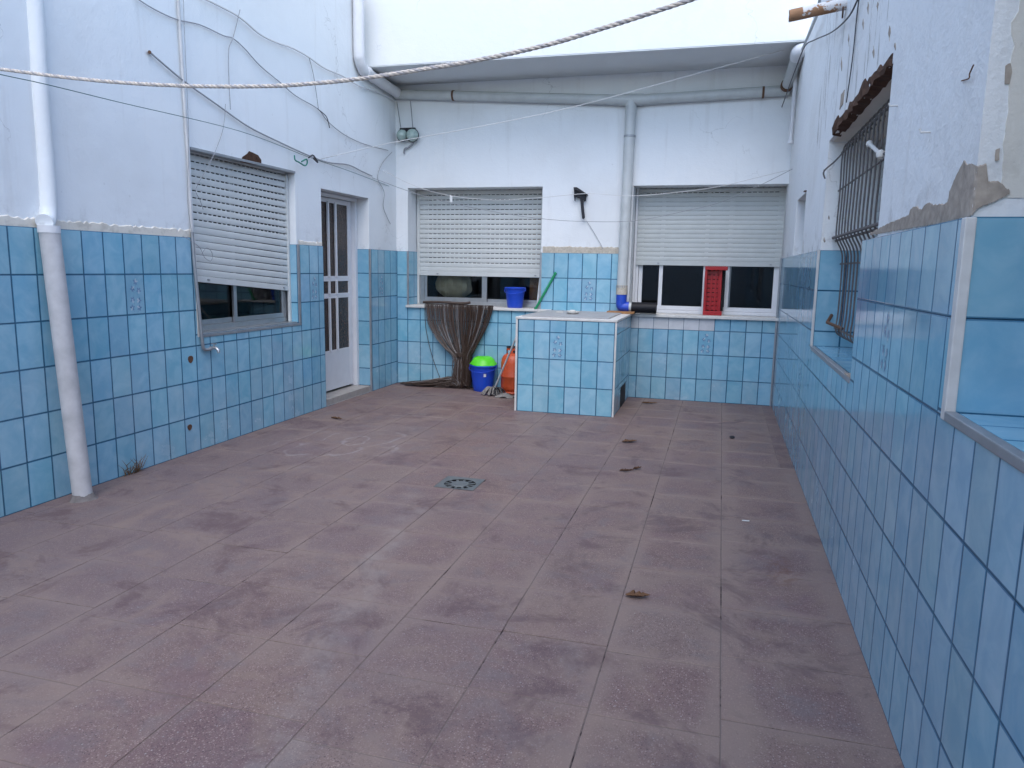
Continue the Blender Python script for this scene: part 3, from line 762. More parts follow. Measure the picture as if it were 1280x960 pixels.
MB().box(XR - 0.004, XR + 0.46, 7.855, 7.875, 1.716, 2.25).build('niche_reveal', 'plaster_left', rw)
MB().box(XR - 0.02, XR + 0.05, 7.0, 7.10, 2.252, 2.258).build('niche_flashing', 'rust_iron', rw)
for px, py in ((1163, 165), (1122, 132)):
    p = onr((px, py), 0.0)
    MB().tube([p + Vector((0.02, 0, 0)), p + Vector((-0.03, 0, 0)), p + Vector((-0.034, 0, 0.012))], 0.004, 6).build('hook', 'white_trim', rw)
p0, p1, p2 = onr((1202, 101), 0.004), onr((1211, 98), 0.012), onr((1217, 81), 0.01)
MB().tube(cr([p0, p1, onr((1212, 92), 0.012), p2], 4), 0.0022, 5).build('wire_stub', 'rust_iron', rw)

# the wall behind the camera and the rooms behind the windows
rear = thing('unseen_yard_wall', 'low plain white wall added out of view, facing the two shuttered windows across the yard', 'wall', (-1.7, -3.0, 0), 'walls around the yard')
MB().box(XL - 0.3, XR + 0.4, -3.3, -3.0, -0.1, 2.0).build('plaster', 'plaster_left', rear)  # added unseen for the glass reflections, kept low to brighten the near floor
def room(x0, x1, y0, y1, z0, z1, open_):
    mb = MB()
    q = {'x0': [(x0, y0, z0), (x0, y1, z0), (x0, y1, z1), (x0, y0, z1)], 'x1': [(x1, y0, z0), (x1, y1, z0), (x1, y1, z1), (x1, y0, z1)],
         'y0': [(x0, y0, z0), (x1, y0, z0), (x1, y0, z1), (x0, y0, z1)], 'y1': [(x0, y1, z0), (x1, y1, z0), (x1, y1, z1), (x0, y1, z1)],
         'z0': [(x0, y0, z0), (x1, y0, z0), (x1, y1, z0), (x0, y1, z0)], 'z1': [(x0, y0, z1), (x1, y0, z1), (x1, y1, z1), (x0, y1, z1)]}
    for k, f in q.items():
        if k != open_: mb.poly(f)
    return struct(mb.build('room_interior', 'room_dull', weld=True))
room(XL - 4, XL - 0.335, 4.0, 9.3, -0.05, 3.0, 'x1')
room(-4.3, XR + 0.3, YB + 0.455, 13, -0.05, 3.2, 'y0')
room(XR + 0.455, 4.5, 0.2, 8.6, -0.05, 3.2, 'x0')

# ================================================================== windows with roller shutters
def slat_mesh(tf_l, length, h, gap, mat):
    """a curved slat, base at v=0, length along +u, front bulging to +w; with bridges over the light slots when gap > 0.002"""
    mb = MB(tf_l); hh = h - gap; prof = []
    for k in range(6):
        t = k / 5; prof.append((0.0030 * math.sin(math.pi * t) ** 0.7 if 0 < t < 1 else 0.0, hh * t))
    prof += [(-0.004, hh), (-0.004, 0.0)]
    mb.prism([(0, a, b) for a, b in prof], (length, 0, 0))
    if gap > 0.004:
        u = 0.012
        while u < length - 0.02:
            mb.box(u, u + 0.017, -0.0035, -0.001, hh - 0.001, h + 0.001); u += 0.062
    return mb.mesh('slat', [M[mat]])
def axis_tf(tf):
    o = tf(Vector((0, 0, 0)))
    return lambda p: tf(p) - o
def shutter(parent, tf_, u0, u1, vbot, vtop, w, pitch, gaps, mat='slat_cream', skew=0.0):
    """a bar at the foot, then slats up to the head; gaps(i) says whether the light slots of slat i stand open"""
    tf = lambda p: tf_(Vector((p.x, p.y, p.z - skew * (p.x - u0))))
    bar = MB(tf); bar.box(u0, u1, w - 0.006, w + 0.006, vbot, vbot + 0.052)
    bo = bar.build('shutter', mat, parent, bevel=0.003)
    kb = MB(tf)
    for uu in (u0 + 0.16 * (u1 - u0), u0 + 0.93 * (u1 - u0)):
        kb.box(uu - 0.012, uu + 0.012, w + 0.005, w + 0.014, vbot + 0.018, vbot + 0.032)
    kb.build('stop_knob', 'aluminium_dull', bo)
    lt_ = axis_tf(tf_); cache = {}; tf = tf_
    v = vbot + 0.053; i = 0
    while v < vtop:
        gp = 0.0090 if gaps(i) else 0.0022
        if gp not in cache: cache[gp] = slat_mesh(lt_, u1 - u0, pitch, gp, mat)
        o = bpy.data.objects.new('slat', cache[gp]); col.objects.link(o); o.parent = bo
        o.location = tf(Vector((u0, w + random.gauss(0, 0.0006), v))) - wl(bo)
        o.rotation_euler = (-math.atan(skew * max(0.0, (vtop - v) / (vtop - vbot))), 0, 0)
        v += pitch; i += 1
    return bo
def rails(parent, tf, u0, u1, v0, v1, w, mat='aluminium'):
    for a, b in ((u0, u0 + 0.028), (u1 - 0.028, u1)):
        MB(tf).box(a, b, w - 0.012, w + 0.014, v0, v1).build('guide_rail', mat, parent, bevel=0.003)
def frame_bars(parent, tf, bars, mat='aluminium', name='frame'):
    mb = MB(tf)
    for b in bars: mb.box(*b)
    return mb.build(name, mat, parent, bevel=0.002)
def pane(parent, tf, u0, u1, v0, v1, w):
    return MB(tf).box(u0, u1, w - 0.003, w + 0.003, v0, v1).build('pane', 'window_glass', parent)

# left wall
wa = thing('shuttered_window', 'window with a crooked cream roller shutter beside the white wall pipe and water tap', 'window', tfl(Vector((5.9, -0.1, 0.965))), 'shuttered windows')
u0, u1 = LW[0] + 0.003, LW[1] - 0.012
shutter(wa, tfl, u0 + 0.012, u1 - 0.014, 1.40, 2.45, -0.082, 0.0575, lambda i: i > 6, skew=0.078)
rails(wa, tfl, u0, u1, 0.976, 2.43, -0.082, 'slat_cream')
MB(tfl).box(LW[0] + 0.002, LW[1] - 0.002, -0.06, 0.012, 2.44, 2.462).build('head_flashing', 'aluminium_dull', wa, bevel=0.002)
MB(tfl).box(u0, u1, -0.28, -0.006, 0.962, 0.975).build('sill_tray', 'aluminium', wa, bevel=0.002)
frame_bars(wa, tfl, [(u0, u1, -0.18, -0.11, 0.9755, 1.02), (u0, u0 + 0.05, -0.18, -0.11, 1.021, 2.44), (u1 - 0.05, u1, -0.18, -0.11, 1.021, 2.44), (u0, u1, -0.18, -0.11, 2.441, 2.452)])
um = 5.86
sa = frame_bars(wa, tfl, [(u0 + 0.051, um + 0.04, -0.165, -0.145, 1.022, 1.065), (um, um + 0.042, -0.165, -0.145, 1.066, 2.43)], name='sash')
sb = frame_bars(wa, tfl, [(um - 0.03, u1 - 0.051, -0.14, -0.118, 1.022, 1.065), (um - 0.032, um + 0.012, -0.14, -0.118, 1.066, 2.43), (u1 - 0.095, u1 - 0.052, -0.14, -0.118, 1.066, 2.43)], name='sash')
pane(sa, tfl, u0 + 0.05, um + 0.001, 1.064, 2.43, -0.155); pane(sb, tfl, um + 0.011, u1 - 0.094, 1.064, 2.43, -0.129)
MB(tfl).box(um + 0.32, um + 0.345, -0.24, -0.20, 1.02, 2.0).build('inner_post', 'aluminium', wa)

# back wall, first window
wb = thing('shuttered_window', 'roller-shuttered window above the brown string curtain, a blue bucket on its sill', 'window', tfb(Vector((-3.08, -0.3, 1.05))), 'shuttered windows')
u0, u1 = W1[0] + 0.012, W1[1] - 0.001
shutter(wb, tfb, u0 + 0.012, u1 - 0.012, 1.437, 2.545, -0.285, 0.0625, lambda i: i > 0)
rails(wb, tfb, u0, u1, 1.052, 2.545, -0.285, 'slat_cream')
frame_bars(wb, tfb, [(u0, u1, -0.37, -0.305, 1.05, 1.097), (u0, u0 + 0.085, -0.37, -0.305, 1.098, 2.5), (u1 - 0.05, u1, -0.37, -0.305, 1.098, 2.5)])
um = -3.025
sa = frame_bars(wb, tfb, [(u0 + 0.086, um + 0.034, -0.345, -0.315, 1.098, 1.15), (um - 0.034, um + 0.034, -0.345, -0.315, 1.151, 2.5), (u0 + 0.087, u0 + 0.125, -0.345, -0.315, 1.151, 2.5)], name='sash')
sb = frame_bars(wb, tfb, [(um + 0.036, u1 - 0.051, -0.365, -0.348, 1.098, 1.14), (u1 - 0.085, u1 - 0.051, -0.365, -0.348, 1.141, 2.5)], name='sash')
pane(sa, tfb, u0 + 0.124, um - 0.033, 1.15, 2.5, -0.33); pane(sb, tfb, um + 0.033, u1 - 0.084, 1.14, 2.5, -0.356)

# back wall, second window
wc = thing('shuttered_window', 'wide roller-shuttered window with a red crate standing on its sill', 'window', tfb(Vector((-0.2, -0.3, 1.035))), 'shuttered windows')
u0, u1 = W2[0] + 0.006, W2[1] + 0.035
shutter(wc, tfb, u0 + 0.03, u1 - 0.03, 1.619, 2.54, -0.285, 0.0545, lambda i: i > 13, 'slat_dark')
rails(wc, tfb, u0, u1, 1.04, 2.545, -0.285, 'white_lacquer')
frame_bars(wc, tfb, [(u0, u1, -0.37, -0.305, 1.036, 1.075), (u0, u0 + 0.06, -0.37, -0.305, 1.076, 2.5), (u1 - 0.06, u1, -0.37, -0.305, 1.076, 2.5)], 'white_lacquer')
s_ = []
for (a, b, w0) in ((-1.005, -0.71, -0.345), (-0.755, -0.18, -0.325), (-0.225, 0.105, -0.345), (0.04, 0.635, -0.325)):
    mb = MB(tfb); t = 0.045
    mb.box(a, b, w0 - 0.012, w0 + 0.012, 1.077, 1.125)
    mb.box(a, a + t, w0 - 0.012, w0 + 0.012, 1.126, 2.5); mb.box(b - t, b, w0 - 0.012, w0 + 0.012, 1.126, 2.5)
    so_ = mb.build('sash', 'white_lacquer', wc, bevel=0.002)
    pane(so_, tfb, a + t - 0.001, b - t + 0.001, 1.124, 2.5, w0)

# right wall: window in the near recess
wd = thing('recessed_window', 'metal framed window deep in the tiled recess with the white corner strip', 'window', (XR + 0.24, 1.4, 1.16))
frame_bars(wd, tfr, [(RN[0], 2.366, -0.27, -0.213, 1.163, 1.215), (2.318, 2.366, -0.27, -0.213, 1.216, 2.94), (RN[0], RN[0] + 0.05, -0.27, -0.213, 1.216, 2.94), (1.44, 1.49, -0.27, -0.213, 1.216, 2.94)])
for a, b in ((1.489, 2.319), (RN[0] + 0.049, 1.441)): pane(wd, tfr, a, b, 1.214, 2.94, -0.24)
# right wall: window behind the bars
we = thing('recessed_window', 'window closed by a grey roller shutter behind the rusty bars', 'window', (XR + 0.4, 4.8, 1.04))
frame_bars(we, tfr, [(4.0, 5.712, -0.42, -0.37, 1.034, 1.09), (3.9, 3.95, -0.42, -0.37, 1.72, 2.448), (5.66, 5.712, -0.42, -0.37, 1.091, 2.448), (4.78, 4.84, -0.42, -0.37, 1.091, 2.448)], 'rust_iron')
for a, b in ((4.0, 4.781), (4.839, 5.661)): pane(we, tfr, a, b, 1.089, 2.448, -0.395)
shutter(we, tfr, 3.99, 5.70, 1.10, 2.44, -0.335, 0.055, lambda i: i % 5 == 4, 'slat_dark')
MB(tfr).box(3.985, 5.705, -0.352, -0.345, 1.04, 2.44).build('shutter_lining', 'slat_dark', we)
gr = thing('window_grille', 'rusty iron window grille of thin bowed vertical bars under the rotten lintel', 'grille', (XR + 0.1, 4.8, 1.06))
xo = XR + 0.075
for k in range(13):
    y = 5.58 - 0.123 * k
    j = random.gauss(0, 0.004)
    path = cr([(xo + 0.07, y, 2.40), (xo + 0.035, y, 2.425), (xo, y, 2.36), (xo + 0.002, y + j, 2.1), (xo, y, 1.83), (xo + 0.012, y, 1.77), (xo + 0.045, y, 1.70), (xo + 0.055, y, 1.60), (xo + 0.055, y + j, 1.3), (xo + 0.05, y, 1.16), (xo + 0.09, y, 1.12)], 4)
    MB().tube(path, 0.0052, 6).build('bar', 'iron_bar', gr, smooth=True)
for z, dx, r in ((2.375, 0.012, 0.009), (2.12, 0.008, 0.006), (1.80, -0.002, 0.010), (1.78, 0.018, 0.008), (1.62, 0.062, 0.006), (1.17, 0.06, 0.008)):
    MB().tube([(xo + dx, 5.70 if z > 1.75 else 5.715, z), (xo + dx, 4.02, z)], r, 6).build('cross_bar', 'iron_bar', gr)
p = onr((1037, 202), -0.01)
MB().tube(cr([(xo + 0.012, 5.58, 2.375), (xo - 0.04, 5.62, 2.31), (xo - 0.10, 5.66, 2.25), (xo - 0.09, 5.66, 2.20)], 5), 0.006, 6).build('hook', 'iron_bar', gr)
MB().tube([(xo + 0.03, 5.69, 1.26), (xo - 0.01, 5.57, 1.215), (xo + 0.055, 5.35, 1.19)], 0.012, 6).build('stay', 'rust_iron', gr)
ins = thing('insulator_rod', 'short white rod with knobbed ends fixed across the window bars', 'rod', (xo, 4.6, 2.3))
a_, b_ = onx((1087, 180), xo - 0.03), onx((1101, 193), xo - 0.06)
mb = MB(); mb.tube([a_, b_], 0.010, 8)
for q, r in ((a_, 0.019), (b_, 0.022)): mb.lathe([(0.004, -r), (r * 0.8, -r * 0.6), (r, 0), (r * 0.8, r * 0.6), (0.004, r)], q, 10)
mb.build('rod', 'white_trim', ins, smooth=True)
MB().tube([b_, b_ + Vector((0.06, -0.12, 0))], 0.006, 6).build('fixing_pin', 'iron_bar', ins)

# ------------------------------------------------------------------ the door
dr = thing('barred_door', 'narrow white metal door with two vertical bars over dark mottled glass', 'door', (XL - 0.2, 7.8, 0.075))
D0, D1, dz0, dz1 = 7.22, 8.20, 0.10, 2.30
dw = -0.20
frame_bars(dr, tfl, [(7.2, 7.219, -0.25, -0.14, 0.076, 2.345), (8.245, 8.298, -0.25, -0.15, 0.076, 2.345), (7.22, 8.244, -0.25, -0.15, 2.305, 2.345)], 'white_lacquer', 'door_frame')
lf = MB(tfl)
lf.box(D0, D0 + 0.06, dw - 0.025, dw, dz0, dz1); lf.box(8.155, 8.24, dw - 0.025, dw, dz0, dz1)
for a, b in ((0.10, 0.565), (1.17, 1.225), (1.365, 1.425), (2.25, 2.30)): lf.box(D0 + 0.061, 8.154, dw - 0.024, dw - 0.001, a, b)
leaf = lf.build('door_leaf', 'white_lacquer', dr, bevel=0.003)
for y in (7.42, 7.68, 7.85, ):
    for a, b in ((0.56, 1.18), (1.22, 1.37), (1.42, 2.26)):
        MB(tfl).box(y - 0.013, y + 0.013, dw - 0.006, dw + 0.018, a - 0.004, b + 0.004).build('bar', 'white_lacquer', leaf, bevel=0.003)
for a, b in ((0.564, 1.171), (1.224, 1.366), (1.424, 2.251)):
    MB(tfl).box(D0 + 0.06, 8.156, dw - 0.018, dw - 0.012, a, b).build('pane', 'door_glass', leaf)
MB(tfl).box(D0 + 0.10, D0 + 0.13, dw - 0.001, dw + 0.05, 1.02, 1.06).box(D0 + 0.10, D0 + 0.22, dw + 0.04, dw + 0.055, 1.03, 1.05).build('handle', 'aluminium', leaf, bevel=0.003)

# ================================================================== the washing tank
TX0, TX1, TY0, TZ = -2.12, -1.03, 7.74, 1.035
tk = thing('washing_tank', 'square washing tank clad in blue tiles with a grey top against the end wall', 'tank', ((TX0 + TX1) / 2, 8.4, 0))
MB().box(TX0 + 0.0015, TX1 - 0.0015, TY0 + 0.0015, YB - 0.002, 0.0, TZ - 0.03).build('core', 'grout_blue', tk)
VT = [0, 0.295, 0.588, 0.878, 1.010]
pm = ony((697, 432), TY0)
tiles(tk, 'B', TY0 + 0.0085, TX0 + 0.022, TX1 - 0.018, 0, 1.012, -2.092, VT, motifs=[(pm.x, pm.z)], pitch=0.1745)
DH = (8.28, 8.74, 0.0, 0.24)
tiles(tk, 'L', TX1 - 0.0085, TY0 + 0.02, YB - 0.015, 0, 1.012, TY0 + 0.02, VT, [DH], pitch=0.1785)
tiles(tk, 'R', TX0 + 0.0085, TY0 + 0.02, YB - 0.015, 0, 1.012, TY0 + 0.02, VT, pitch=0.1785)
MB().box(TX1 - 0.013, TX1 - 0.0005, DH[0], DH[1], 0.004, DH[3]).build('hatch_dark', 'void_dark', tk)  # flat near-black panel stands for the shade inside the opening
for x0, x1 in ((TX0 - 0.003, TX0 + 0.020), (TX1 - 0.016, TX1 + 0.003)):
    MB().box(x0, x1, TY0 - 0.003, TY0 + 0.019, 0.0, TZ - 0.026).build('edge_strip', 'white_trim', tk, bevel=0.004)
MB().box(TX0 - 0.006, TX1 + 0.006, TY0 - 0.006, YB - 0.018, TZ - 0.025, TZ).build('top_slab', 'white_trim', tk, bevel=0.005)
MB().box(TX0 + 0.05, TX1 - 0.10, TY0 + 0.06, YB - 0.08, TZ - 0.002, TZ + 0.012).build('lid', 'tank_top', tk, bevel=0.004)

# ================================================================== pipes
def elbow(mb, p, r, n=10):
    mb.lathe([(r * 0.3, -r * 1.0), (r * 0.85, -r * 0.6), (r * 1.05, 0), (r * 0.85, r * 0.6), (r * 0.3, r * 1.0)], p, n)
pa = thing('drain_pipe', 'leaning white pipe whose painted upper half runs up the wall of the barred door', 'pipe', (-3.97, 3.77, 0))
top, bot = onl((61, 284), 0.072), Vector((-3.965, 3.765, -0.002))
MB().tube([bot, bot.lerp(top, 0.33), bot.lerp(top, 0.66), top], 0.060, 20).build('lower_pipe', 'pvc_dirty', pa, smooth=True)
MB().tube(cr([top + Vector((0, -0.03, 0.03)), onl((60, 258), 0.016), onl((50, 120), 0.006), onl((38, -40), 0.004), (XL + 0.004, 3.74, 4.65)], 5), [0.050] * 21, 18).build('upper_pipe', 'plaster_left', pa, smooth=True)
MB().tube([top + Vector((0, 0, 0.01)), top + Vector((0, 0, -0.035))], 0.064, 20).build('pipe_collar', 'pvc_painted', pa, smooth=True)
MB().lathe([(0.082, 0.0), (0.074, 0.010), (0.060, 0.040)], (bot.x, bot.y, 0.0), 18, wob=0.10).build('mortar_foot', 'cement', pa)
pb = thing('rain_pipe', 'grey rain pipe down the corner wall, elbowed under the grey soffit', 'pipe', (XL + 0.07, 7.98, 3.8))
MB().tube(cr([(XL + 0.066, 7.985, 4.69), (XL + 0.066, 7.985, 4.4), (XL + 0.066, 7.985, 3.93), (XL + 0.066, 8.00, 3.84), (XL + 0.066, 8.06, 3.77), (XL + 0.066, 8.15, 3.745), (XL + 0.066, 8.6, 3.725), (XL + 0.066, 9.0, 3.71)], 6), 0.062, 16).build('pipe', 'pvc_painted', pb, smooth=True)
MB().tube([(XL + 0.066, 8.12, 3.75), (XL + 0.066, 8.2, 3.745)], 0.07, 16).build('pipe_collar', 'pvc_painted', pb, smooth=True)
pc = thing('waste_pipe', 'long grey pipe under the soffit with its branch dropping between the two windows', 'pipe', (-1.13, YB - 0.07, 1.2))
PY = YB - 0.066
zL, zM, zR = 3.70, 3.503, 3.535
MB().tube([(XL + 0.02, PY, zL), (-1.135, PY, zM)], 0.058, 16).build('pipe', 'pvc_grey', pc, smooth=True)
MB().tube([(-1.135, PY, zM), (XR - 0.12, PY, zR)], 0.058, 16).build('pipe', 'pvc_grey', pc, smooth=True)
te = MB().tube([(-1.28, PY, zM + 0.01), (-0.99, PY, zM + 0.002)], 0.066, 16).tube([(-1.135, PY, zM), (-1.135, PY, zM - 0.15)], 0.066, 16)
te.build('tee', 'pvc_grey', pc, smooth=True)
MB().tube([(-1.135, PY, zM), (-1.145, PY, 2.4), (-1.158, PY, 1.36)], 0.062, 16).build('branch_pipe', 'pvc_grey', pc, smooth=True)
MB().tube([(-1.157, PY, 1.37), (-1.157, PY, 1.26)], 0.068, 16).build('sleeve', 'mortar', pc, smooth=True)
for x, z in ((-3.33, 3.648), (0.32, 3.527), (-1.137, 3.10), (-1.158, 1.355)):
    if z > 3.3: MB().tube([(x - 0.012, PY, z), (x + 0.012, PY, z)], 0.064, 14).build('clip', 'rust_iron', pc)
    else: MB().tube([(x, PY, z - 0.012), (x, PY, z + 0.012)], 0.0685, 14).build('clip', 'aluminium_dull', pc)
el = MB().tube(cr([(-1.158, PY, 1.27), (-1.158, PY, 1.18), (-1.15, PY, 1.12), (-1.10, PY, 1.112), (-1.06, PY, 1.112)], 5), 0.064, 16)
el.build('blue_elbow', 'pvc_blue', pc, smooth=True)
MB().tube([(-1.08, PY, 1.112), (-1.01, PY, 1.112)], 0.058, 14).build('pipe', 'pvc_grey', pc, smooth=True)
MB().tube([(-1.03, PY, 1.108), (-0.735, PY - 0.0, 1.108)], 0.066, 16).build('black_pipe', 'pipe_black', pc, smooth=True)
MB().box(XL + 0.09, -1.3, PY + 0.03, YB - 0.001, 3.745, 3.765).build('wall_batten', 'rust_iron', pc) if False else None
pd = thing('rain_pipe', 'short rain pipe sloping from a white elbow on the flaking wall to the soffit corner', 'pipe', (XR - 0.08, 8.3, 3.7))
q0 = Vector((XR - 0.055, 8.30, 3.735)); q1 = Vector((XR - 0.105, 9.0, 3.545))
MB().tube([q0, q1, q1 + Vector((0, 0.05, -0.01))], 0.058, 14).build('pipe', 'pvc_grey', pd, smooth=True)
MB().tube(cr([(XR + 0.03, 8.26, 3.745), (XR - 0.03, 8.27, 3.745), (XR - 0.06, 8.30, 3.735), (XR - 0.065, 8.38, 3.71)], 5), 0.067, 14).build('elbow', 'pvc_painted', pd, smooth=True)
MB().tube([q1 + Vector((0.004, -0.1, 0.028)), q1 + Vector((0.0, -0.05, 0.014))], 0.066, 14).build('clip', 'rust_iron', pd)
pe = thing('thin_pipe', 'thin white pipe stub hanging in the corner under the short rain pipe', 'pipe', (XR - 0.03, 8.85, 2.9))
MB().tube([(XR - 0.03, 8.72, 3.72), (XR - 0.03, 8.80, 3.40), (XR - 0.03, 8.86, 2.96)], 0.022, 10).lathe([(0.03, -0.02), (0.034, 0.0), (0.03, 0.02)], (XR - 0.03, 8.86, 2.96), 10).build('pipe', 'pvc_painted', pe, smooth=True)
ps = thing('roof_spout', 'flaked clay roof spout sticking out of the wall above the barred window', 'spout', (XR, 5.4, 3.24))
s0, s1 = Vector((XR + 0.03, 5.4, 3.255)), Vector((0.322, 5.4, 3.198))
d = (s1 - s0).normalized()
mb = MB().tube([s0, s1], 0.037, 18, caps=False).tube([s1, s0], 0.029, 18, caps=False)
n0 = len(mb.v) // 2
mb.lathe([(0.03, -0.002), (0.0375, -0.0025), (0.0375, 0.004), (0.03, 0.004)], s1, 18, 'x', caps=False)
mb.build('clay_pipe', 'spout_flaked', ps, smooth=True)
MB().lathe([(0.001, 0.03), (0.0285, 0.03)], s1, 18, 'x', caps=False).build('bore_dark', 'void_dark', ps)  # near-black disc stands for the shade down the spout
MB().tube([s0 + Vector((-0.02, 0, 0)), s0 + Vector((0.0, 0, 0.002))], 0.046, 16).build('mortar_collar', 'mortar', ps)
MB().tube([onr((1054, 9), 0.03), onr((1053, 22), 0.01)], 0.006, 6).build('drip_wire', 'rust_iron', ps)
rd = thing('thin_rod', 'thin grey rod rising past the roof spout from the rain pipe elbow', 'rod', (XR - 0.1, 8.2, 3.8))
MB().tube([onx((1003, 62), 0.60), onx((1021, 20), 0.60), onx((1030, -30), 0.60)], 0.012, 8).build('rod', 'pvc_grey', rd)

# water tap on the left wall
tp = thing('water_tap', 'chrome tap at the foot of a thin pipe beside the window by the door wall', 'tap', tfl(Vector((5.23, 0.03, 0.84))))
MB().tube(cr([onl((222, -10), 0.02), onl((228, 90), 0.02), onl((235, 200), 0.02), onl((240, 292), 0.02)], 4), 0.0115, 8).build('upper_conduit', 'pvc_white', tp, smooth=True)
MB().tube(cr([onl((240, 290), 0.024), onl((243, 330), 0.03), onl((248, 380), 0.034), onl((253, 428), 0.034), onl((255, 436), 0.034), onl((259, 437), 0.034), onl((264, 436), 0.036)], 5), 0.0135, 10).build('supply_pipe', 'aluminium_dull', tp, smooth=True)
p = onl((266, 435), 0.04)
mb = MB().tube([p + Vector((-0.04, 0, 0)), p + Vector((0.035, 0, 0)), p + Vector((0.055, 0, -0.018)), p + Vector((0.055, 0, -0.04))], 0.013, 10)
mb.build('tap_body', 'aluminium', tp, smooth=True)
MB().tube([p + Vector((0.012, 0, 0.01)), p + Vector((0.012, 0, 0.034))], 0.007, 8).box(p.x - 0.012, p.x + 0.036, p.y - 0.006, p.y + 0.006, p.z + 0.032, p.z + 0.042).build('tap_handle', 'aluminium', tp)
MB().tube(cr([onl((228, 295), 0.02), onl((240, 302), 0.05), onl((250, 310), 0.05), onl((256, 322), 0.05), onl((264, 326), 0.05), onl((265, 316), 0.05), onl((258, 310), 0.05), onl((252, 318), 0.05)], 6), 0.0022, 5).build('loose_wire', 'cable_grey', tp)

# ================================================================== loose things
def bucket(root, c, r0, r1, h, mat):
    prof = [(r0 * 0.96, 0.0), (r0, 0.006)]
    for k in range(1, 6): prof.append((r0 + (r1 - r0) * k / 6, h * k / 6))
    prof += [(r1 - 0.002, h - 0.022), (r1 + 0.008, h - 0.02), (r1 + 0.009, h - 0.004), (r1 + 0.004, h), (r1 - 0.003, h - 0.002), (r0 - 0.004, 0.012)]
    MB().lathe(prof, c, 32).build('bucket_body', mat, root, smooth=True)
    c = Vector(c)
    pts = [c + Vector((math.cos(t) * (r1 + 0.012), -abs(math.sin(t)) * 0.02 - math.sin(t) * r1 * 0.98, h - 0.03 - 0.05 * math.sin(t))) for t in [math.pi * k / 14 for k in range(15)]]
    MB().tube(pts, 0.004, 6).build('handle', mat, root, smooth=True)
    for s in (-1, 1): MB().box(c.x + s * r1 - 0.012, c.x + s * r1 + 0.012, c.y - 0.018, c.y + 0.018, c.z + h - 0.05, c.z + h - 0.012).build('handle_lug', mat, root, bevel=0.003)
b1 = thing('bucket', 'plain empty blue bucket standing on the window sill', 'bucket', (-2.52, YB + 0.12, 1.05), 'blue buckets')
bucket(b1, (-2.545, YB + 0.12, 1.049), 0.098, 0.128, 0.262, 'bucket_blue')
BX, BY = -2.86, 8.90
b2 = thing('bucket', 'blue bucket on the floor with a white label, holding the bright green bowl', 'bucket', (BX, BY, 0), 'blue buckets')
bucket(b2, (BX, BY, 0.0), 0.125, 0.168, 0.335, 'bucket_blue')
a = math.atan2(-8.9, 2.86) + 0.14
rm = 0.1535
lb = MB()
for k in range(4):
    t0 = a + (k - 2) * 0.05; t1 = t0 + 0.05
    f = lambda t, z: (BX + (rm + 0.0035 + (z - 0.22) * 0.13) * math.cos(t), BY + (rm + 0.0035 + (z - 0.22) * 0.13) * math.sin(t), z)
    lb.poly([f(t0, 0.195), f(t1, 0.195), f(t1, 0.235), f(t0, 0.235)])
lb.build('label_sticker', 'label_white', b2)
gb = thing('green_bowl', 'bright green plastic bowl upturned in the bucket beside the gas bottle', 'bowl', (BX, BY, 0.33))
mb = MB(); n = 30; prof = [(0.165, 0.0), (0.162, 0.018), (0.150, 0.03), (0.135, 0.06), (0.11, 0.088), (0.07, 0.104), (0.02, 0.108)]
rings = []
for r, h in prof:
    ring = []
    for j in range(n):
        t = 2 * math.pi * j / n
        q = r * (1 + 0.035 * math.sin(t * 5 + 1) * (h > 0.02)); hh = h + 0.012 * math.sin(t * 2.0 + 0.6) * (r / 0.16)
        ring.append(mb.pt((BX + q * math.cos(t), BY + q * math.sin(t), 0.334 + hh)))
    rings.append(ring)
for p_, q_ in zip(rings, rings[1:]):
    for j in range(n): mb.face([p_[j], p_[(j + 1) % n], q_[(j + 1) % n], q_[j]])
mb.face(rings[-1]); mb.build('bowl_shell', 'bowl_green', gb, smooth=True)
MB().tube([(BX + 0.168 * math.cos(t), BY + 0.168 * math.sin(t), 0.337 + 0.012 * math.sin(t * 2 + 0.6)) for t in [2 * math.pi * k / 32 for k in range(33)]], 0.007, 6).build('bowl_rim', 'bowl_green', gb, smooth=True)
# gas bottle
GX, GY = -2.455, 8.86
gbt = thing('gas_bottle', 'orange butane gas bottle tucked behind the tiled tank', 'gas bottle', (GX, GY, 0))
MB().lathe([(0.125, 0.0), (0.125, 0.035), (0.14, 0.045), (0.15, 0.07), (0.152, 0.10), (0.152, 0.205), (0.155, 0.21), (0.155, 0.225), (0.152, 0.23), (0.152, 0.38), (0.145, 0.43), (0.122, 0.475), (0.085, 0.50), (0.03, 0.51)], (GX, GY, 0), 32).build('body', 'gas_orange', gbt, smooth=True)
MB().tube([(GX + 0.14 * math.cos(t), GY + 0.14 * math.sin(t), 0.018) for t in [2 * math.pi * k / 28 for k in range(29)]], 0.016, 8).build('foot_ring', 'gas_orange', gbt, smooth=True)
cl = MB()
for k in range(28):
    t0, t1 = 2 * math.pi * k / 28, 2 * math.pi * (k + 1) / 28
    z0 = 0.485 if k % 7 in (0, 6) else 0.545
    f = lambda r, t, z: (GX + r * math.cos(t), GY + r * math.sin(t), z)
    cl.poly([f(0.088, t0, z0), f(0.088, t1, z0), f(0.084, t1, 0.575), f(0.084, t0, 0.575)])
    cl.poly([f(0.080, t0, z0), f(0.080, t1, z0), f(0.076, t1, 0.575), f(0.076, t0, 0.575)])
    cl.poly([f(0.084, t0, 0.575), f(0.084, t1, 0.575), f(0.076, t1, 0.575), f(0.076, t0, 0.575)])
cl.build('collar', 'gas_orange', gbt)
MB().tube([(GX + 0.082 * math.cos(t), GY + 0.082 * math.sin(t), 0.578) for t in [2 * math.pi * k / 24 for k in range(25)]], 0.0085, 6).build('collar_rim', 'iron_black', gbt)
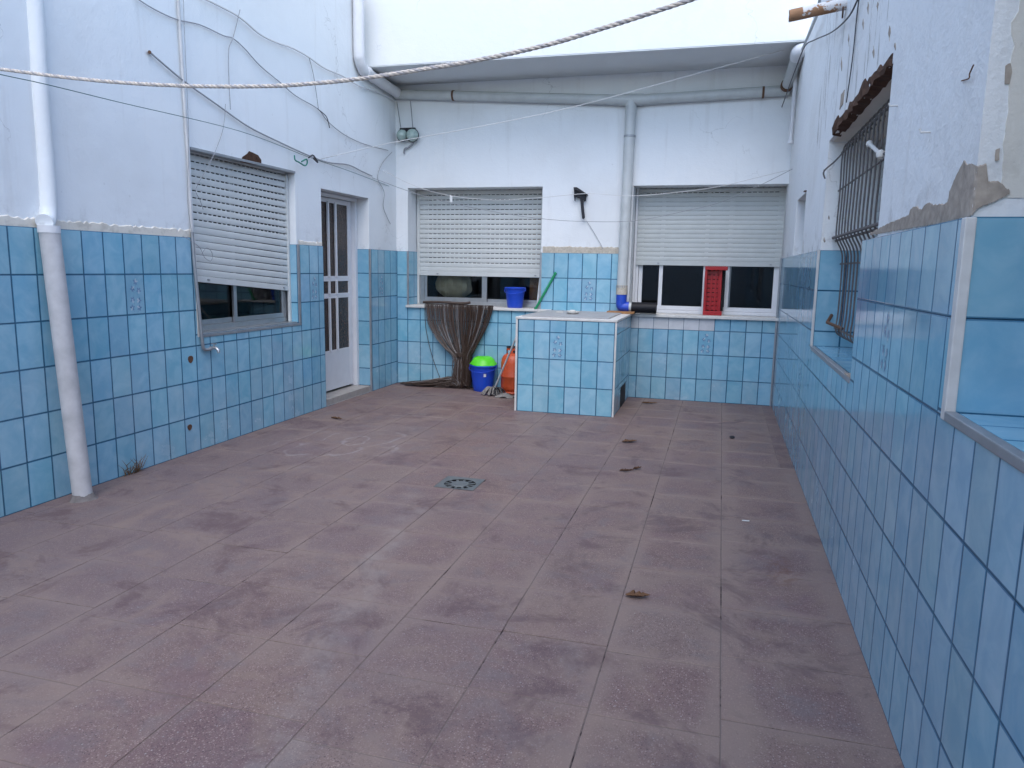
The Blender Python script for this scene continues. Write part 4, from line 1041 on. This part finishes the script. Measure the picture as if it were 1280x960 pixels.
MB().lathe([(0.022, 0.50), (0.022, 0.53), (0.034, 0.535), (0.034, 0.56), (0.012, 0.565)], (GX, GY, 0), 14).build('valve', 'aluminium_dull', gbt, smooth=True)
# mop leaning on the tank
mp = thing('mop', 'string mop with a pale handle leaning on the tiled tank before the gas bottle', 'mop', (-2.66, 8.60, 0))
m0 = Vector((-2.625, 8.62, 0.075)); m2 = onx((655, 399), TX0 - 0.014)
MB().tube([m0, m2], 0.0115, 10).build('handle', 'handle_white', mp, smooth=True)
MB().lathe([(0.012, 0.10), (0.024, 0.09), (0.035, 0.05), (0.05, 0.02), (0.04, 0.0)], (m0.x - 0.002, m0.y, 0.02), 14).build('mop_socket', 'plastic_black', mp, smooth=True)
rm_ = random.Random(21)
for nm, mat, n, sx in (('mop_strands', 'mop_grey', 46, -0.05), ('mop_strands', 'plastic_black', 20, 0.05)):
    mb = MB()
    for k in range(n):
        t = rm_.uniform(0, 2 * math.pi); L = rm_.uniform(0.05, 0.13)
        e_ = Vector((m0.x + sx + L * math.cos(t), m0.y + L * math.sin(t) * 0.7 - 0.03, 0.010 + rm_.random() * 0.015))
        s = Vector((m0.x + 0.02 * math.cos(t), m0.y + 0.02 * math.sin(t), 0.07))
        mid = (s + e_) / 2 + Vector((0, 0, 0.035 + rm_.random() * 0.02))
        mb.tube(cr([s, mid, e_], 4), 0.009, 5)
    mb.build(nm, mat, mp, smooth=True)
rg = MB(); n = 9; rr = random.Random(4)
rx, ry = -2.46, 8.52
for i in range(n):
    for j in range(n):
        u, v = i / (n - 1) - 0.5, j / (n - 1) - 0.5
        h = max(0.004, 0.05 * (1 - 3.2 * (u * u + v * v)) + 0.022 * noise.noise(Vector((u * 6, v * 6, 1.5))))
        rg.pt((rx + u * 0.22 + 0.02 * noise.noise(Vector((u * 5, v * 5, 7))), ry + v * 0.16, h))
for i in range(n - 1):
    for j in range(n - 1): rg.face([i * n + j, (i + 1) * n + j, (i + 1) * n + j + 1, i * n + j + 1])
tag(rg.build('floor_rag', 'mop_grey', smooth=True), 'grey crumpled rag on the floor between the mop and the tank', 'rag')
# two sticks on the sill beside the tank
for lab, mat, f0, f1, r in (('thin white stick standing on the sill end against the window reveal', 'handle_white', Vector((-2.225, YB + 0.01, 1.05)), ony((676.5, 337), YB + 0.0), 0.013),
                            ('green broom handle slanting from the sill end across the blue tiles', 'handle_green', Vector((-2.235, YB - 0.03, 1.05)), ony((694, 342), YB - 0.025), 0.015)):
    s = thing('broom_handle', lab, 'handle', f0, 'handles on the sill')
    MB().tube([f0, f1], r, 10).build('stick', mat, s, smooth=True)
    MB().lathe([(r * 0.5, -r * 1.2), (r * 1.2, -r * 0.6), (r * 1.25, r * 0.6), (r * 0.5, r * 1.3)], f1, 10).build('end_cap', mat, s, smooth=True)
    MB().lathe([(r * 1.2, 0.0), (r * 1.2, 0.02), (r * 0.9, 0.024)], f0, 10).build('ferrule', mat, s, smooth=True)
# red crate on end on the sill of the second window
rc = thing('plastic_crate', 'red slotted plastic crate standing on end on the window sill', 'crate', (-0.06, YB + 0.15, 1.036))
cx0, cx1, cz0, cz1, cy = -0.20, 0.06, 1.035, 1.615, YB + 0.20
fr_ = MB()
fr_.box(cx0, cx0 + 0.03, cy - 0.09, cy, cz0, cz1); fr_.box(cx1 - 0.085, cx1 - 0.06, cy - 0.06, cy, cz0 + 0.05, cz1 - 0.046)
fr_.box(cx0, cx1 - 0.04, cy - 0.10, cy, cz0, cz0 + 0.05); fr_.box(cx0, cx1, cy - 0.10, cy, cz1 - 0.045, cz1)
fr_.build('frame', 'crate_red', rc, bevel=0.004)
for k in range(9):
    z = cz0 + 0.062 + k * 0.0525
    MB().box(cx0 + 0.028, cx1 - 0.10, cy - 0.03, cy - 0.012, z, z + 0.043).build('slat', 'crate_red', rc, bevel=0.003)
for x in (cx0 + 0.07, cx0 + 0.12, cx1 - 0.10):
    MB().box(x, x + 0.022, cy - 0.038, cy - 0.008, cz0 + 0.045, cz1 - 0.04).build('rib', 'crate_red', rc, bevel=0.003)
MB().box(cx0 + 0.03, cx1 - 0.03, cy - 0.006, cy - 0.002, cz0 + 0.05, cz1 - 0.045).build('dark_backing', 'void_dark', rc)  # near-black sheet added behind the slats as the shade in their gaps
# bundle and board inside the first window
bd = MB(); n, m = 26, 14
for i in range(n):
    for j in range(m):
        t = 2 * math.pi * i / n; h = j / (m - 1)
        r = math.sin(math.pi * (0.06 + 0.88 * h)) ** 0.6
        q = 1 + 0.16 * noise.noise(Vector((math.cos(t) * 2.3, math.sin(t) * 2.3, h * 3))) + 0.07 * math.sin(t * 9 + h * 5)
        bd.pt((-3.53 + 0.27 * r * q * math.cos(t), YB + 0.53 + 0.13 * r * q * math.sin(t), 1.13 + 0.36 * h))
for i in range(n):
    for j in range(m - 1): bd.face([i * m + j, ((i + 1) % n) * m + j, ((i + 1) % n) * m + j + 1, i * m + j + 1])
bd.face([i * m for i in range(n)]); bd.face([i * m + m - 1 for i in range(n)])
tag(bd.build('sack', 'cloth_bag', smooth=True), 'dull yellow crumpled sack behind the glass above the string curtain', 'sack')
tbl = thing('inner_shelf', 'dark shelf behind the glass carrying the yellow sack', 'shelf', (-3.1, YB + 0.7, 1.1))
MB().box(-3.9, -2.2, YB + 0.38, YB + 0.95, 1.10, 1.135).build('shelf_board', 'room_dull', tbl)
for x in (-3.8, -2.3): MB().box(x, x + 0.05, YB + 0.47, YB + 0.9, 0.0, 1.10).build('leg', 'room_dull', tbl)
wb_ = MB().box(-2.425, -2.30, YB + 0.39, YB + 0.43, 1.135, 2.3)
tag(wb_.build('wooden_board', 'board_wood', bevel=0.004), 'brown wooden board standing upright behind the glass beside the blue bucket', 'board')
# board and soap on the tank
bo = MB().box(-1.31, -0.985, 8.88, 9.06, 1.036, 1.062)
tag(bo.build('wood_block', 'board_wood', bevel=0.004), 'short brown wooden block under the blue pipe elbow', 'block')
sp = thing('soap_dish', 'small white soap dish on the grey top of the tiled tank', 'dish', (-1.62, 8.3, 1.047))
p = onz((716, 392), 1.05)
MB().lathe([(0.05, 0.0), (0.075, 0.012), (0.08, 0.03), (0.076, 0.031), (0.045, 0.008)], (p.x, p.y, 1.047), 18, wob=0.05).build('dish', 'soap_white', sp, smooth=True)
MB().box(p.x - 0.035, p.x + 0.03, p.y - 0.03, p.y + 0.025, 1.054, 1.092).build('soap_bar', 'soap_white', sp, bevel=0.01)
for px, lab in ((700, 'thin white tile offcut lying on the grey tank top near the green handle'), (762, 'thin white tile offcut lying on the grey tank top near the wooden block')):
    p = onz((px, 389.5), 1.055)
    y = min(p.y, 8.92)
    tag(MB().box(p.x - 0.04, p.x + 0.04, y - 0.03, y + 0.03, 1.046, 1.056).build('tile_offcut', 'soap_white', bevel=0.002), lab, 'offcut', 'offcuts on the tank')

# ------------------------------------------------------------------ string curtain bunched over the sill
cu = thing('string_curtain', 'brown string door curtain hung over the window sill, gathered and trailing on the floor', 'curtain', (-3.2, YB - 0.08, 0))
MB().tube(cr([(-3.74, YB - 0.055, 1.093), (-3.5, YB - 0.062, 1.10), (-3.2, YB - 0.058, 1.093), (-3.09, YB - 0.06, 1.108)], 5), 0.017, 8).build('header_rod', 'strand_brown', cu, smooth=True)
rs = random.Random(31)
mbA, mbB = MB(), MB()
N = 240
for k in range(N):
    t = (k + rs.random()) / N
    t = min(1.0, max(0.0, t + 0.009 * math.sin(t * 41.0) + 0.006 * math.sin(t * 97.0)))
    lay = rs.random()
    x0 = -3.71 + 0.92 * t
    y0 = YB - 0.05 - 0.02 * lay
    edge_pull = t < 0.32
    xw = -3.30 + 0.235 * (t ** 0.9) + rs.gauss(0, 0.012)
    zw = 0.42 + rs.gauss(0, 0.02)
    yw = YB - 0.06 - 0.10 * lay
    xb = -3.29 + 0.23 * t + rs.gauss(0, 0.014)
    yb = YB - 0.05 - 0.16 * lay
    pts = [Vector((x0, YB - 0.02, 1.062)), Vector((x0, y0, 1.075)), Vector((x0, y0 - 0.005, 1.02))]
    for s in (0.3, 0.55, 0.8):
        sag = 0.0
        f = s ** (1.35 if t > 0.5 else 1.9 - 0.8 * t)
        pts.append(Vector((x0 + (xw - x0) * f, y0 + (yw - y0) * s, 1.02 + (zw - 1.02) * (s if t > 0.3 else s ** 0.92))))
    pts += [Vector((xw, yw, zw)), Vector((xb + rs.gauss(0, 0.006), yb, 0.22)), Vector((xb, yb - 0.01, 0.05))]
    if rs.random() < 0.8:
        L = rs.uniform(0.1, 0.92) ** 0.8 * 0.86
        zf = 0.014 + 0.13 * rs.random() * (1 - 0.7 * L)
        yf = YB - 0.05 - rs.random() * 0.19
        pts += [Vector((xb - 0.05, yb - 0.01, 0.03 + zf)), Vector((xb - 0.25 * L - 0.04, (yb + yf) / 2, zf + 0.015 + 0.03 * rs.random())), Vector((xb - 0.6 * L, yf, zf)), Vector((max(XL + 0.03, xb - 0.98 * L), yf + rs.gauss(0, 0.02) * 0.5, 0.010 + zf * 0.35))]
    else:
        pts += [Vector((xb + rs.gauss(0, 0.03), yb - 0.03, 0.010))]
    for q in pts: q.y = min(q.y, YB - 0.022)
    (mbB if rs.random() < 0.10 else mbA).tube(cr(pts, 3), 0.0033, 4, caps=False)
stuff(mbA.build('brown_strands', 'strand_brown', cu, smooth=True)); stuff(mbB.build('grey_strands', 'strand_grey', cu, smooth=True))
mb = MB()
for k in range(4):
    mb.tube(cr([(-3.32 + 0.255 * s, YB - 0.035 - 0.14 * math.sin(math.pi * s), 0.40 + 0.014 * k + 0.05 * s * (1 - s)) for s in [j / 8 for j in range(9)]], 2), 0.006, 5)
mb.build('tie_band', 'strand_brown', cu, smooth=True)
MB().tube(cr([(-3.715, YB - 0.06, 1.07), (-3.70, YB - 0.06, 0.75), (-3.62, YB - 0.05, 0.4), (-3.5, YB - 0.06, 0.10), (-3.44, YB - 0.08, 0.012)], 6), 0.004, 5).build('stray_strand', 'strand_brown', cu, smooth=True)

# ------------------------------------------------------------------ fittings on the back wall
la = thing('wall_lamp', 'wall fitting with twin round green glass lenses high in the corner', 'lamp', (-3.98, YB, 3.2))
p = onb((508, 168), 0.05)
MB().box(p.x - 0.10, p.x + 0.11, YB - 0.035, YB - 0.001, p.z + 0.02, p.z + 0.085).build('bracket', 'iron_black', la, bevel=0.004)
for px, r in ((502.5, 0.072), (515.5, 0.080)):
    q = onb((px, 169), 0.09)
    MB().lathe([(0.004, -r * 1.0), (r * 0.5, -r * 0.86), (r * 0.82, -r * 0.55), (r, 0.0), (r * 0.96, r * 0.3), (r * 0.7, r * 0.5)], q, 20, 'y').build('lens', 'lens_glass', la, smooth=True)
    MB().tube([(q.x + r * 1.01 * math.cos(t), q.y + 0.006, q.z + r * 1.01 * math.sin(t)) for t in [2 * math.pi * k / 24 for k in range(25)]], 0.006, 6).build('lens_rim', 'iron_black', la, smooth=True)
MB().tube(cr([onb((517, 178), 0.05), onb((511, 184), 0.04), onb((506, 186), 0.03), onb((505, 192), 0.02)], 4), 0.012, 6).build('cable_tail', 'cable_grey', la, smooth=True)
for a_, b_ in (((496, 127), (501, 160)), ((513, 126), (516, 160))):
    MB().tube([onb(a_, 0.05), onb(b_, 0.03)], 0.006, 6).build('hanger_wire', 'cable_grey', la)
bk = thing('iron_bracket', 'black iron bracket with a hanging bar on the white wall between the windows', 'bracket', (-1.72, YB, 2.35))
pl = [onb(p, 0.05) for p in ((717, 234), (721, 234), (733, 242), (732, 251), (727, 249), (718, 246))]
MB().prism(pl, (0, 0.03, 0)).build('plate', 'iron_black', bk, bevel=0.003)
MB().prism([onb((717, 234), 0.11), onb((721, 234), 0.11), onb((733, 242), 0.11), onb((733, 243.5), 0.11), onb((717, 236), 0.11)], (0, 0.109, 0)).build('hood', 'iron_black', bk)
MB().prism([onb(p, 0.07) for p in ((725, 248), (728.5, 248), (731, 272), (729, 274), (727.5, 273))], (0, 0.02, 0)).build('hanging_bar', 'iron_black', bk, bevel=0.002)
MB().prism([onb(p, 0.06) for p in ((717, 243), (719.5, 244), (719, 251), (718, 251))], (0, 0.02, 0)).build('tab', 'iron_black', bk)
MB().tube([onb((731, 250), 0.05), onb((731, 251), -0.02)], 0.012, 8).build('bolt', 'iron_black', bk)

# ------------------------------------------------------------------ rope, clotheslines and cables
rp = thing('rope', 'thick twisted beige rope sagging right across the yard', 'rope', (-1.7, 3.0, 2.3))
pts = [(-190, 70), (-60, 82), (0, 86.5), (60, 94), (120, 100.5), (180, 105), (240, 107.5), (300, 108), (360, 106.5), (440, 99.5), (520, 88), (600, 74.5), (680, 57), (740, 39.5), (800, 20.5), (862, 0), (940, -28), (1010, -56), (1085, -88)]
P = []
for p in pts:
    d = ray(p)
    # the vertical plane of the rope, slightly askew to the end wall
    y_ = 3.05
    for _ in range(6):
        q = ony(p, y_); y_ = 3.1 - 0.075 * (q.x - XL)
    P.append(ony(p, y_))
P = [q for q in P if XL < q.x < XR]
P = [Vector((XL - 0.02, 3.1, P[0].z + (P[0].z - P[1].z) / max(1e-6, (P[1].x - P[0].x)) * (P[0].x - XL)))] + P
P.append(Vector((XR + 0.02, 3.1 - 0.075 * (XR - XL), P[-1].z + (P[-1].z - P[-2].z) / (P[-1].x - P[-2].x) * (XR - P[-1].x))))
cl = cr(P, 46)
L = 0.0; lens_ = [0.0]
for a_, b_ in zip(cl, cl[1:]): L += (b_ - a_).length; lens_.append(L)
for k in range(3):
    path = []
    for i, q in enumerate(cl):
        t = (cl[min(i + 1, len(cl) - 1)] - cl[max(i - 1, 0)]).normalized()
        up_ = (Vector((0, 0, 1)) - t * t.z).normalized(); sd_ = t.cross(up_)
        ph = lens_[i] / 0.075 * 2 * math.pi + k * 2 * math.pi / 3
        path.append(q + (up_ * math.cos(ph) + sd_ * math.sin(ph)) * 0.0042)
    MB().tube(path, 0.0050, 6).build('strand', 'rope_grey' if k == 2 else 'rope_beige', rp, smooth=True)
def cable(name, label, cat, pts, r, mat, group, sub=6, ends=()):
    o = MB().tube(cr(pts, sub), r * 0.78, 6).build(name, mat, smooth=True)
    return tag(o, label, cat, group)
G = 'lines and cables strung along the walls'
cable('clothesline', 'thin dark green clothesline crossing the slanting shutter towards the corner', 'line',
      [onl((-160, 58), 0.0)] + [onl(p, o) for p, o in (((0, 93), 0.12), ((60, 106), 0.14), ((150, 128), 0.13), ((300, 164), 0.10), ((385, 196), 0.08), ((440, 215), 0.06), ((497, 237), -0.02))], 0.0034, 'cable_green', G)
cable('cable', 'sagging grey cable from the lone nail, running above the window down to the door', 'cable',
      [onl(p, 0.022) for p in ((187, 65), (210, 85), (232, 103), (270, 130), (310, 158), (350, 178), (385, 194), (410, 203), (435, 206), (452, 214), (465, 220))], 0.009, 'cable_grey', G)
MB().tube([onl((187, 66), -0.03), onl((187, 65), 0.03)], 0.012, 8).build('nail', 'rust_iron', lw)
cable('cable', 'pale bundled cable tied by hooks high along the wall, ending at the corner pipe', 'cable',
      [onl(p, 0.03) for p in ((250, -4), (275, 8), (292, 17), (305, 26), (325, 43), (345, 53), (365, 60), (385, 71), (405, 85), (428, 95), (450, 108), (480, 118), (494, 128))], 0.0095, 'cable_white', G)
cable('cable', 'thin dark cable looping below the pale bundled cable on the same hooks', 'cable',
      [onl(p, 0.02) for p in ((165, -6), (190, 10), (220, 24), (250, 31), (278, 44), (291, 48), (305, 60), (325, 82), (350, 103), (370, 120), (397, 136), (410, 152), (430, 168), (455, 180), (485, 188))], 0.0062, 'cable_grey', G)
cable('wire', 'hanging wire end dropping from the hook below the pale bundled cable', 'wire',
      [onl(p, 0.03) for p in ((300, 12), (297, 25), (291, 48), (286, 62), (286, 95), (288, 137))], 0.005, 'cable_grey', G)
cable('wire', 'short tie wire joining the pale cable and the thin cable halfway to the corner', 'wire',
      [onl(p, 0.03) for p in ((386, 71), (392, 95), (398, 136))], 0.005, 'cable_grey', G)
cable('wire', 'frayed wire end hanging off the second tie near the door', 'wire',
      [onl(p, 0.03) for p in ((397, 136), (408, 146), (412, 160))], 0.006, 'cable_dark', G)
cable('wire', 'thin dark wire beside the tap conduit, dropping from above to the tiles', 'wire',
      [onl(p, 0.034) for p in ((229, -5), (231, 50), (234, 120), (236, 180), (234, 240), (237, 275), (241, 296))], 0.003, 'cable_grey', G)
cable('wire', 'thin pale wire drooping across the slanting shutter slats', 'wire',
      [onl(p, 0.03) for p in ((282, 130), (279, 160), (270, 187), (258, 212), (245, 236), (250, 250), (254, 262))], 0.0035, 'cable_grey', G)
cable('wire', 'curled wire hanging in the corner beside the first end-wall window', 'wire',
      [onl(p, 0.02) for p in ((490, 190), (478, 204), (472, 222), (480, 240), (479, 258), (484, 272), (488, 280))], 0.0055, 'cable_grey', G)
pg = thing('line_knot', 'green twine knotted round the clothesline above the door', 'knot', onl((376, 196), 0.08))
MB().tube(cr([onl(p, 0.085) for p in ((368, 194), (369, 200), (374, 203), (381, 207), (384, 204), (383, 199), (377, 202))], 5), 0.007, 6).build('twine', 'peg_green', pg, smooth=True)
MB().tube(cr([onl(p, 0.085) for p in ((386, 197), (391, 194), (395, 199), (397, 203), (392, 198))], 5), 0.008, 6).build('loop', 'cable_dark', pg, smooth=True)
# lines in front of the back wall
def bl(p, off): return onb(p, off)
cable('clothesline', 'lower dark clothesline sagging across both end-wall windows', 'line',
      [onl((465, 222), 0.0), bl((505, 237), 0.30)] + [bl(p, 0.42) for p in ((540, 248), (578, 257), (625, 266), (674, 273), (720, 276.5), (777, 277), (812, 273), (855, 264), (897, 254), (945, 234))] + [onr((993, 210), -0.02)], 0.0042, 'cable_grey', G)
cable('clothesline', 'upper white clothesline sagging across both end-wall windows', 'line',
      [onl((476, 212), -0.02)] + [bl(p, 0.36) for p in ((520, 233), (565, 245), (620, 250), (676, 247), (735, 242), (790, 245), (850, 240), (900, 233), (950, 221))] + [onr((992, 211), -0.02)], 0.0042, 'cable_white', G)
tag(MB().box(*(lambda q: (q.x - 0.016, q.x + 0.016, q.y - 0.006, q.y + 0.006, q.z - 0.055, q.z + 0.02))(bl((564, 247), 0.36))).build('clothes_peg', 'handle_white', bevel=0.002), 'white clothes peg on the upper white clothesline', 'peg')
cable('clothesline', 'taut white line rising across the end wall to the rain pipe elbow', 'line',
      [onl((400, 199), -0.02), onl((430, 192), 0.35)] + [bl(p, 0.62) for p in ((494, 177.5), (585, 161), (676, 143), (735, 129), (795, 113), (853, 97), (930, 76))] + [onr((1004, 56), 0.0)], 0.0052, 'cable_white', G)
cable('cable', 'black cable looping from the flaking wall over the rain pipe, its end hanging free', 'cable',
      [onr(p, o) for p, o in (((1080, -15), 0.02), ((1072, 0), 0.03), ((1060, 22), 0.03), ((1040, 40), 0.03), ((1018, 50), 0.06))] + [onx((1006, 58), 0.56), onx((995, 85), 0.54), onx((985, 112), 0.53), onx((975, 140), 0.53), onx((963, 170), 0.53)], 0.0065, 'cable_dark', G)
cable('wire', 'thin dark wire hanging straight down the flaking wall to the rotten lintel', 'wire',
      [onr(p, 0.012) for p in ((1075, -10), (1071, 20), (1066, 70), (1058, 128))], 0.0042, 'cable_dark', G)
cable('wire', 'thin wire from the iron bracket slanting down to the tiles', 'wire', [onb(p, 0.012) for p in ((733, 276), (742, 290), (754, 311))], 0.0035, 'cable_grey', G)

# ------------------------------------------------------------------ drain and litter on the floor
dg = thing('floor_drain', 'square metal floor drain with a round slotted grate', 'drain', (DR.x, DR.y, 0))
hs = 0.147
pl = MB()
ri = 0.115; n = 32
inner = [pl.pt((DR.x + ri * math.cos(2 * math.pi * k / n), DR.y + ri * math.sin(2 * math.pi * k / n), -0.004)) for k in range(n)]
outer = []
for k in range(n):
    t = 2 * math.pi * k / n; c_, s2 = math.cos(t), math.sin(t); m_ = hs / max(abs(c_), abs(s2))
    outer.append(pl.pt((DR.x + c_ * m_, DR.y + s2 * m_, 0.002)))
for k in range(n): pl.face([inner[k], inner[(k + 1) % n], outer[(k + 1) % n], outer[k]])
pl.build('plate', 'drain_metal', dg)
MB().lathe([(0.001, -0.03), (0.118, -0.03), (0.118, -0.006)], (DR.x, DR.y, 0), n, caps=False).build('sump', 'void_dark', dg)  # shallow pan, its near-black colour stands for the unlit depth below
MB().lathe([(0.001, 0.001), (0.062, 0.0), (0.068, -0.006), (0.068, -0.012)], (DR.x, DR.y, 0), n, caps=False).build('grate_centre', 'drain_metal', dg)
for k in range(12):
    t = 2 * math.pi * k / 12
    c_, s2 = math.cos(t), math.sin(t)
    MB().prism([(DR.x + 0.064 * c_ - 0.006 * s2, DR.y + 0.064 * s2 + 0.006 * c_, -0.010), (DR.x + 0.064 * c_ + 0.006 * s2, DR.y + 0.064 * s2 - 0.006 * c_, -0.010), (DR.x + 0.112 * c_ + 0.009 * s2, DR.y + 0.112 * s2 - 0.009 * c_, -0.010), (DR.x + 0.112 * c_ - 0.009 * s2, DR.y + 0.112 * s2 + 0.009 * c_, -0.010)], (0, 0, 0.004)).build('grate_rib', 'drain_metal', dg)
def leaf(px, py, ln, wd, rot, lab, mat='leaf_brown'):
    p = onz((px, py)); mb = MB(); n = 14; rows = []; rl = random.Random(int(px * 7 + py))
    for k in range(n + 1):
        t = k / n; w_ = wd * (math.sin(math.pi * min(1, t * 1.01)) ** 0.7) * (1 - 0.35 * t) * rl.uniform(0.88, 1.06) + 0.0008
        x = (t - 0.5) * ln; zc = 0.004 + 0.020 * (t - 0.35) ** 2 + 0.004 * rl.random(); bend = 0.18 * ln * (t - 0.5) ** 2
        row = []
        for s, dz in ((-1, 0.016), (-0.5, 0.006), (0, 0.0), (0.5, 0.008), (1, 0.020)):
            a_, b_ = x, s * w_ / 2 + bend
            row.append(mb.pt((p.x + a_ * math.cos(rot) - b_ * math.sin(rot), p.y + a_ * math.sin(rot) + b_ * math.cos(rot), zc + dz * (w_ / wd) * rl.uniform(0.5, 1.3))))
        rows.append(row)
    for a_, b_ in zip(rows, rows[1:]):
        for j in range(4): mb.face([a_[j], a_[j + 1], b_[j + 1], b_[j]])
    o = tag(mb.build('dry_leaf', mat, smooth=False), lab, 'leaf', 'dry leaves on the floor')
    so_ = o.modifiers.new('thick', 'SOLIDIFY'); so_.thickness = 0.0012
leaf(797, 747, 0.12, 0.062, 0.15, 'broad brown dry leaf lying alone on the open floor')
leaf(787, 553, 0.15, 0.07, 0.5, 'dark curled leaf on the floor before the gap beside the tank')
leaf(783, 590, 0.12, 0.03, 0.3, 'reddish leaf scrap on a slab joint, first of a close pair', 'rotten_wood')
leaf(797, 587, 0.10, 0.03, 0.9, 'reddish leaf scrap on a slab joint, second of a close pair', 'rotten_wood')
leaf(420, 524, 0.16, 0.04, -0.3, 'small dark leaf on the floor near the doorstep')
leaf(812, 505, 0.2, 0.05, 0.2, 'flat dark leaf close to the foot of the end wall')
p = onz((932, 652)); tag(MB().tube([p + Vector((-0.022, 0, 0.005)), p + Vector((0.022, 0.006, 0.005))], 0.0042, 8).build('cigarette_end', 'handle_white'), 'white cigarette end on the floor by the glossy tiled wall', 'litter')
p = onz((915, 548)); tag(MB().lathe([(0.012, 0), (0.024, 0.008), (0.02, 0.02), (0.006, 0.026)], p, 9, wob=0.15).build('pebble', 'plastic_black', smooth=True), 'small black pebble on the floor near the end wall', 'pebble')
wd_ = MB(); rw_ = random.Random(2)
for k in range(26):
    p = onl((158 + rw_.random() * 18, 594), 0.03); p.z = 0.0; p.y += rw_.gauss(0, 0.03)
    t = rw_.uniform(0, 6.28); h = rw_.uniform(0.04, 0.13)
    wd_.tube([p, p + Vector((0.02 * math.cos(t) + 0.01, 0.03 * math.sin(t), h * 0.6)), p + Vector((0.05 * abs(math.cos(t)), 0.07 * math.sin(t), h))], [0.003, 0.0025, 0.0008], 4)
tag(wd_.build('weed_tuft', 'weed_dry'), 'dry weed tuft at the foot of the tiled wall near the leaning pipe', 'weed')
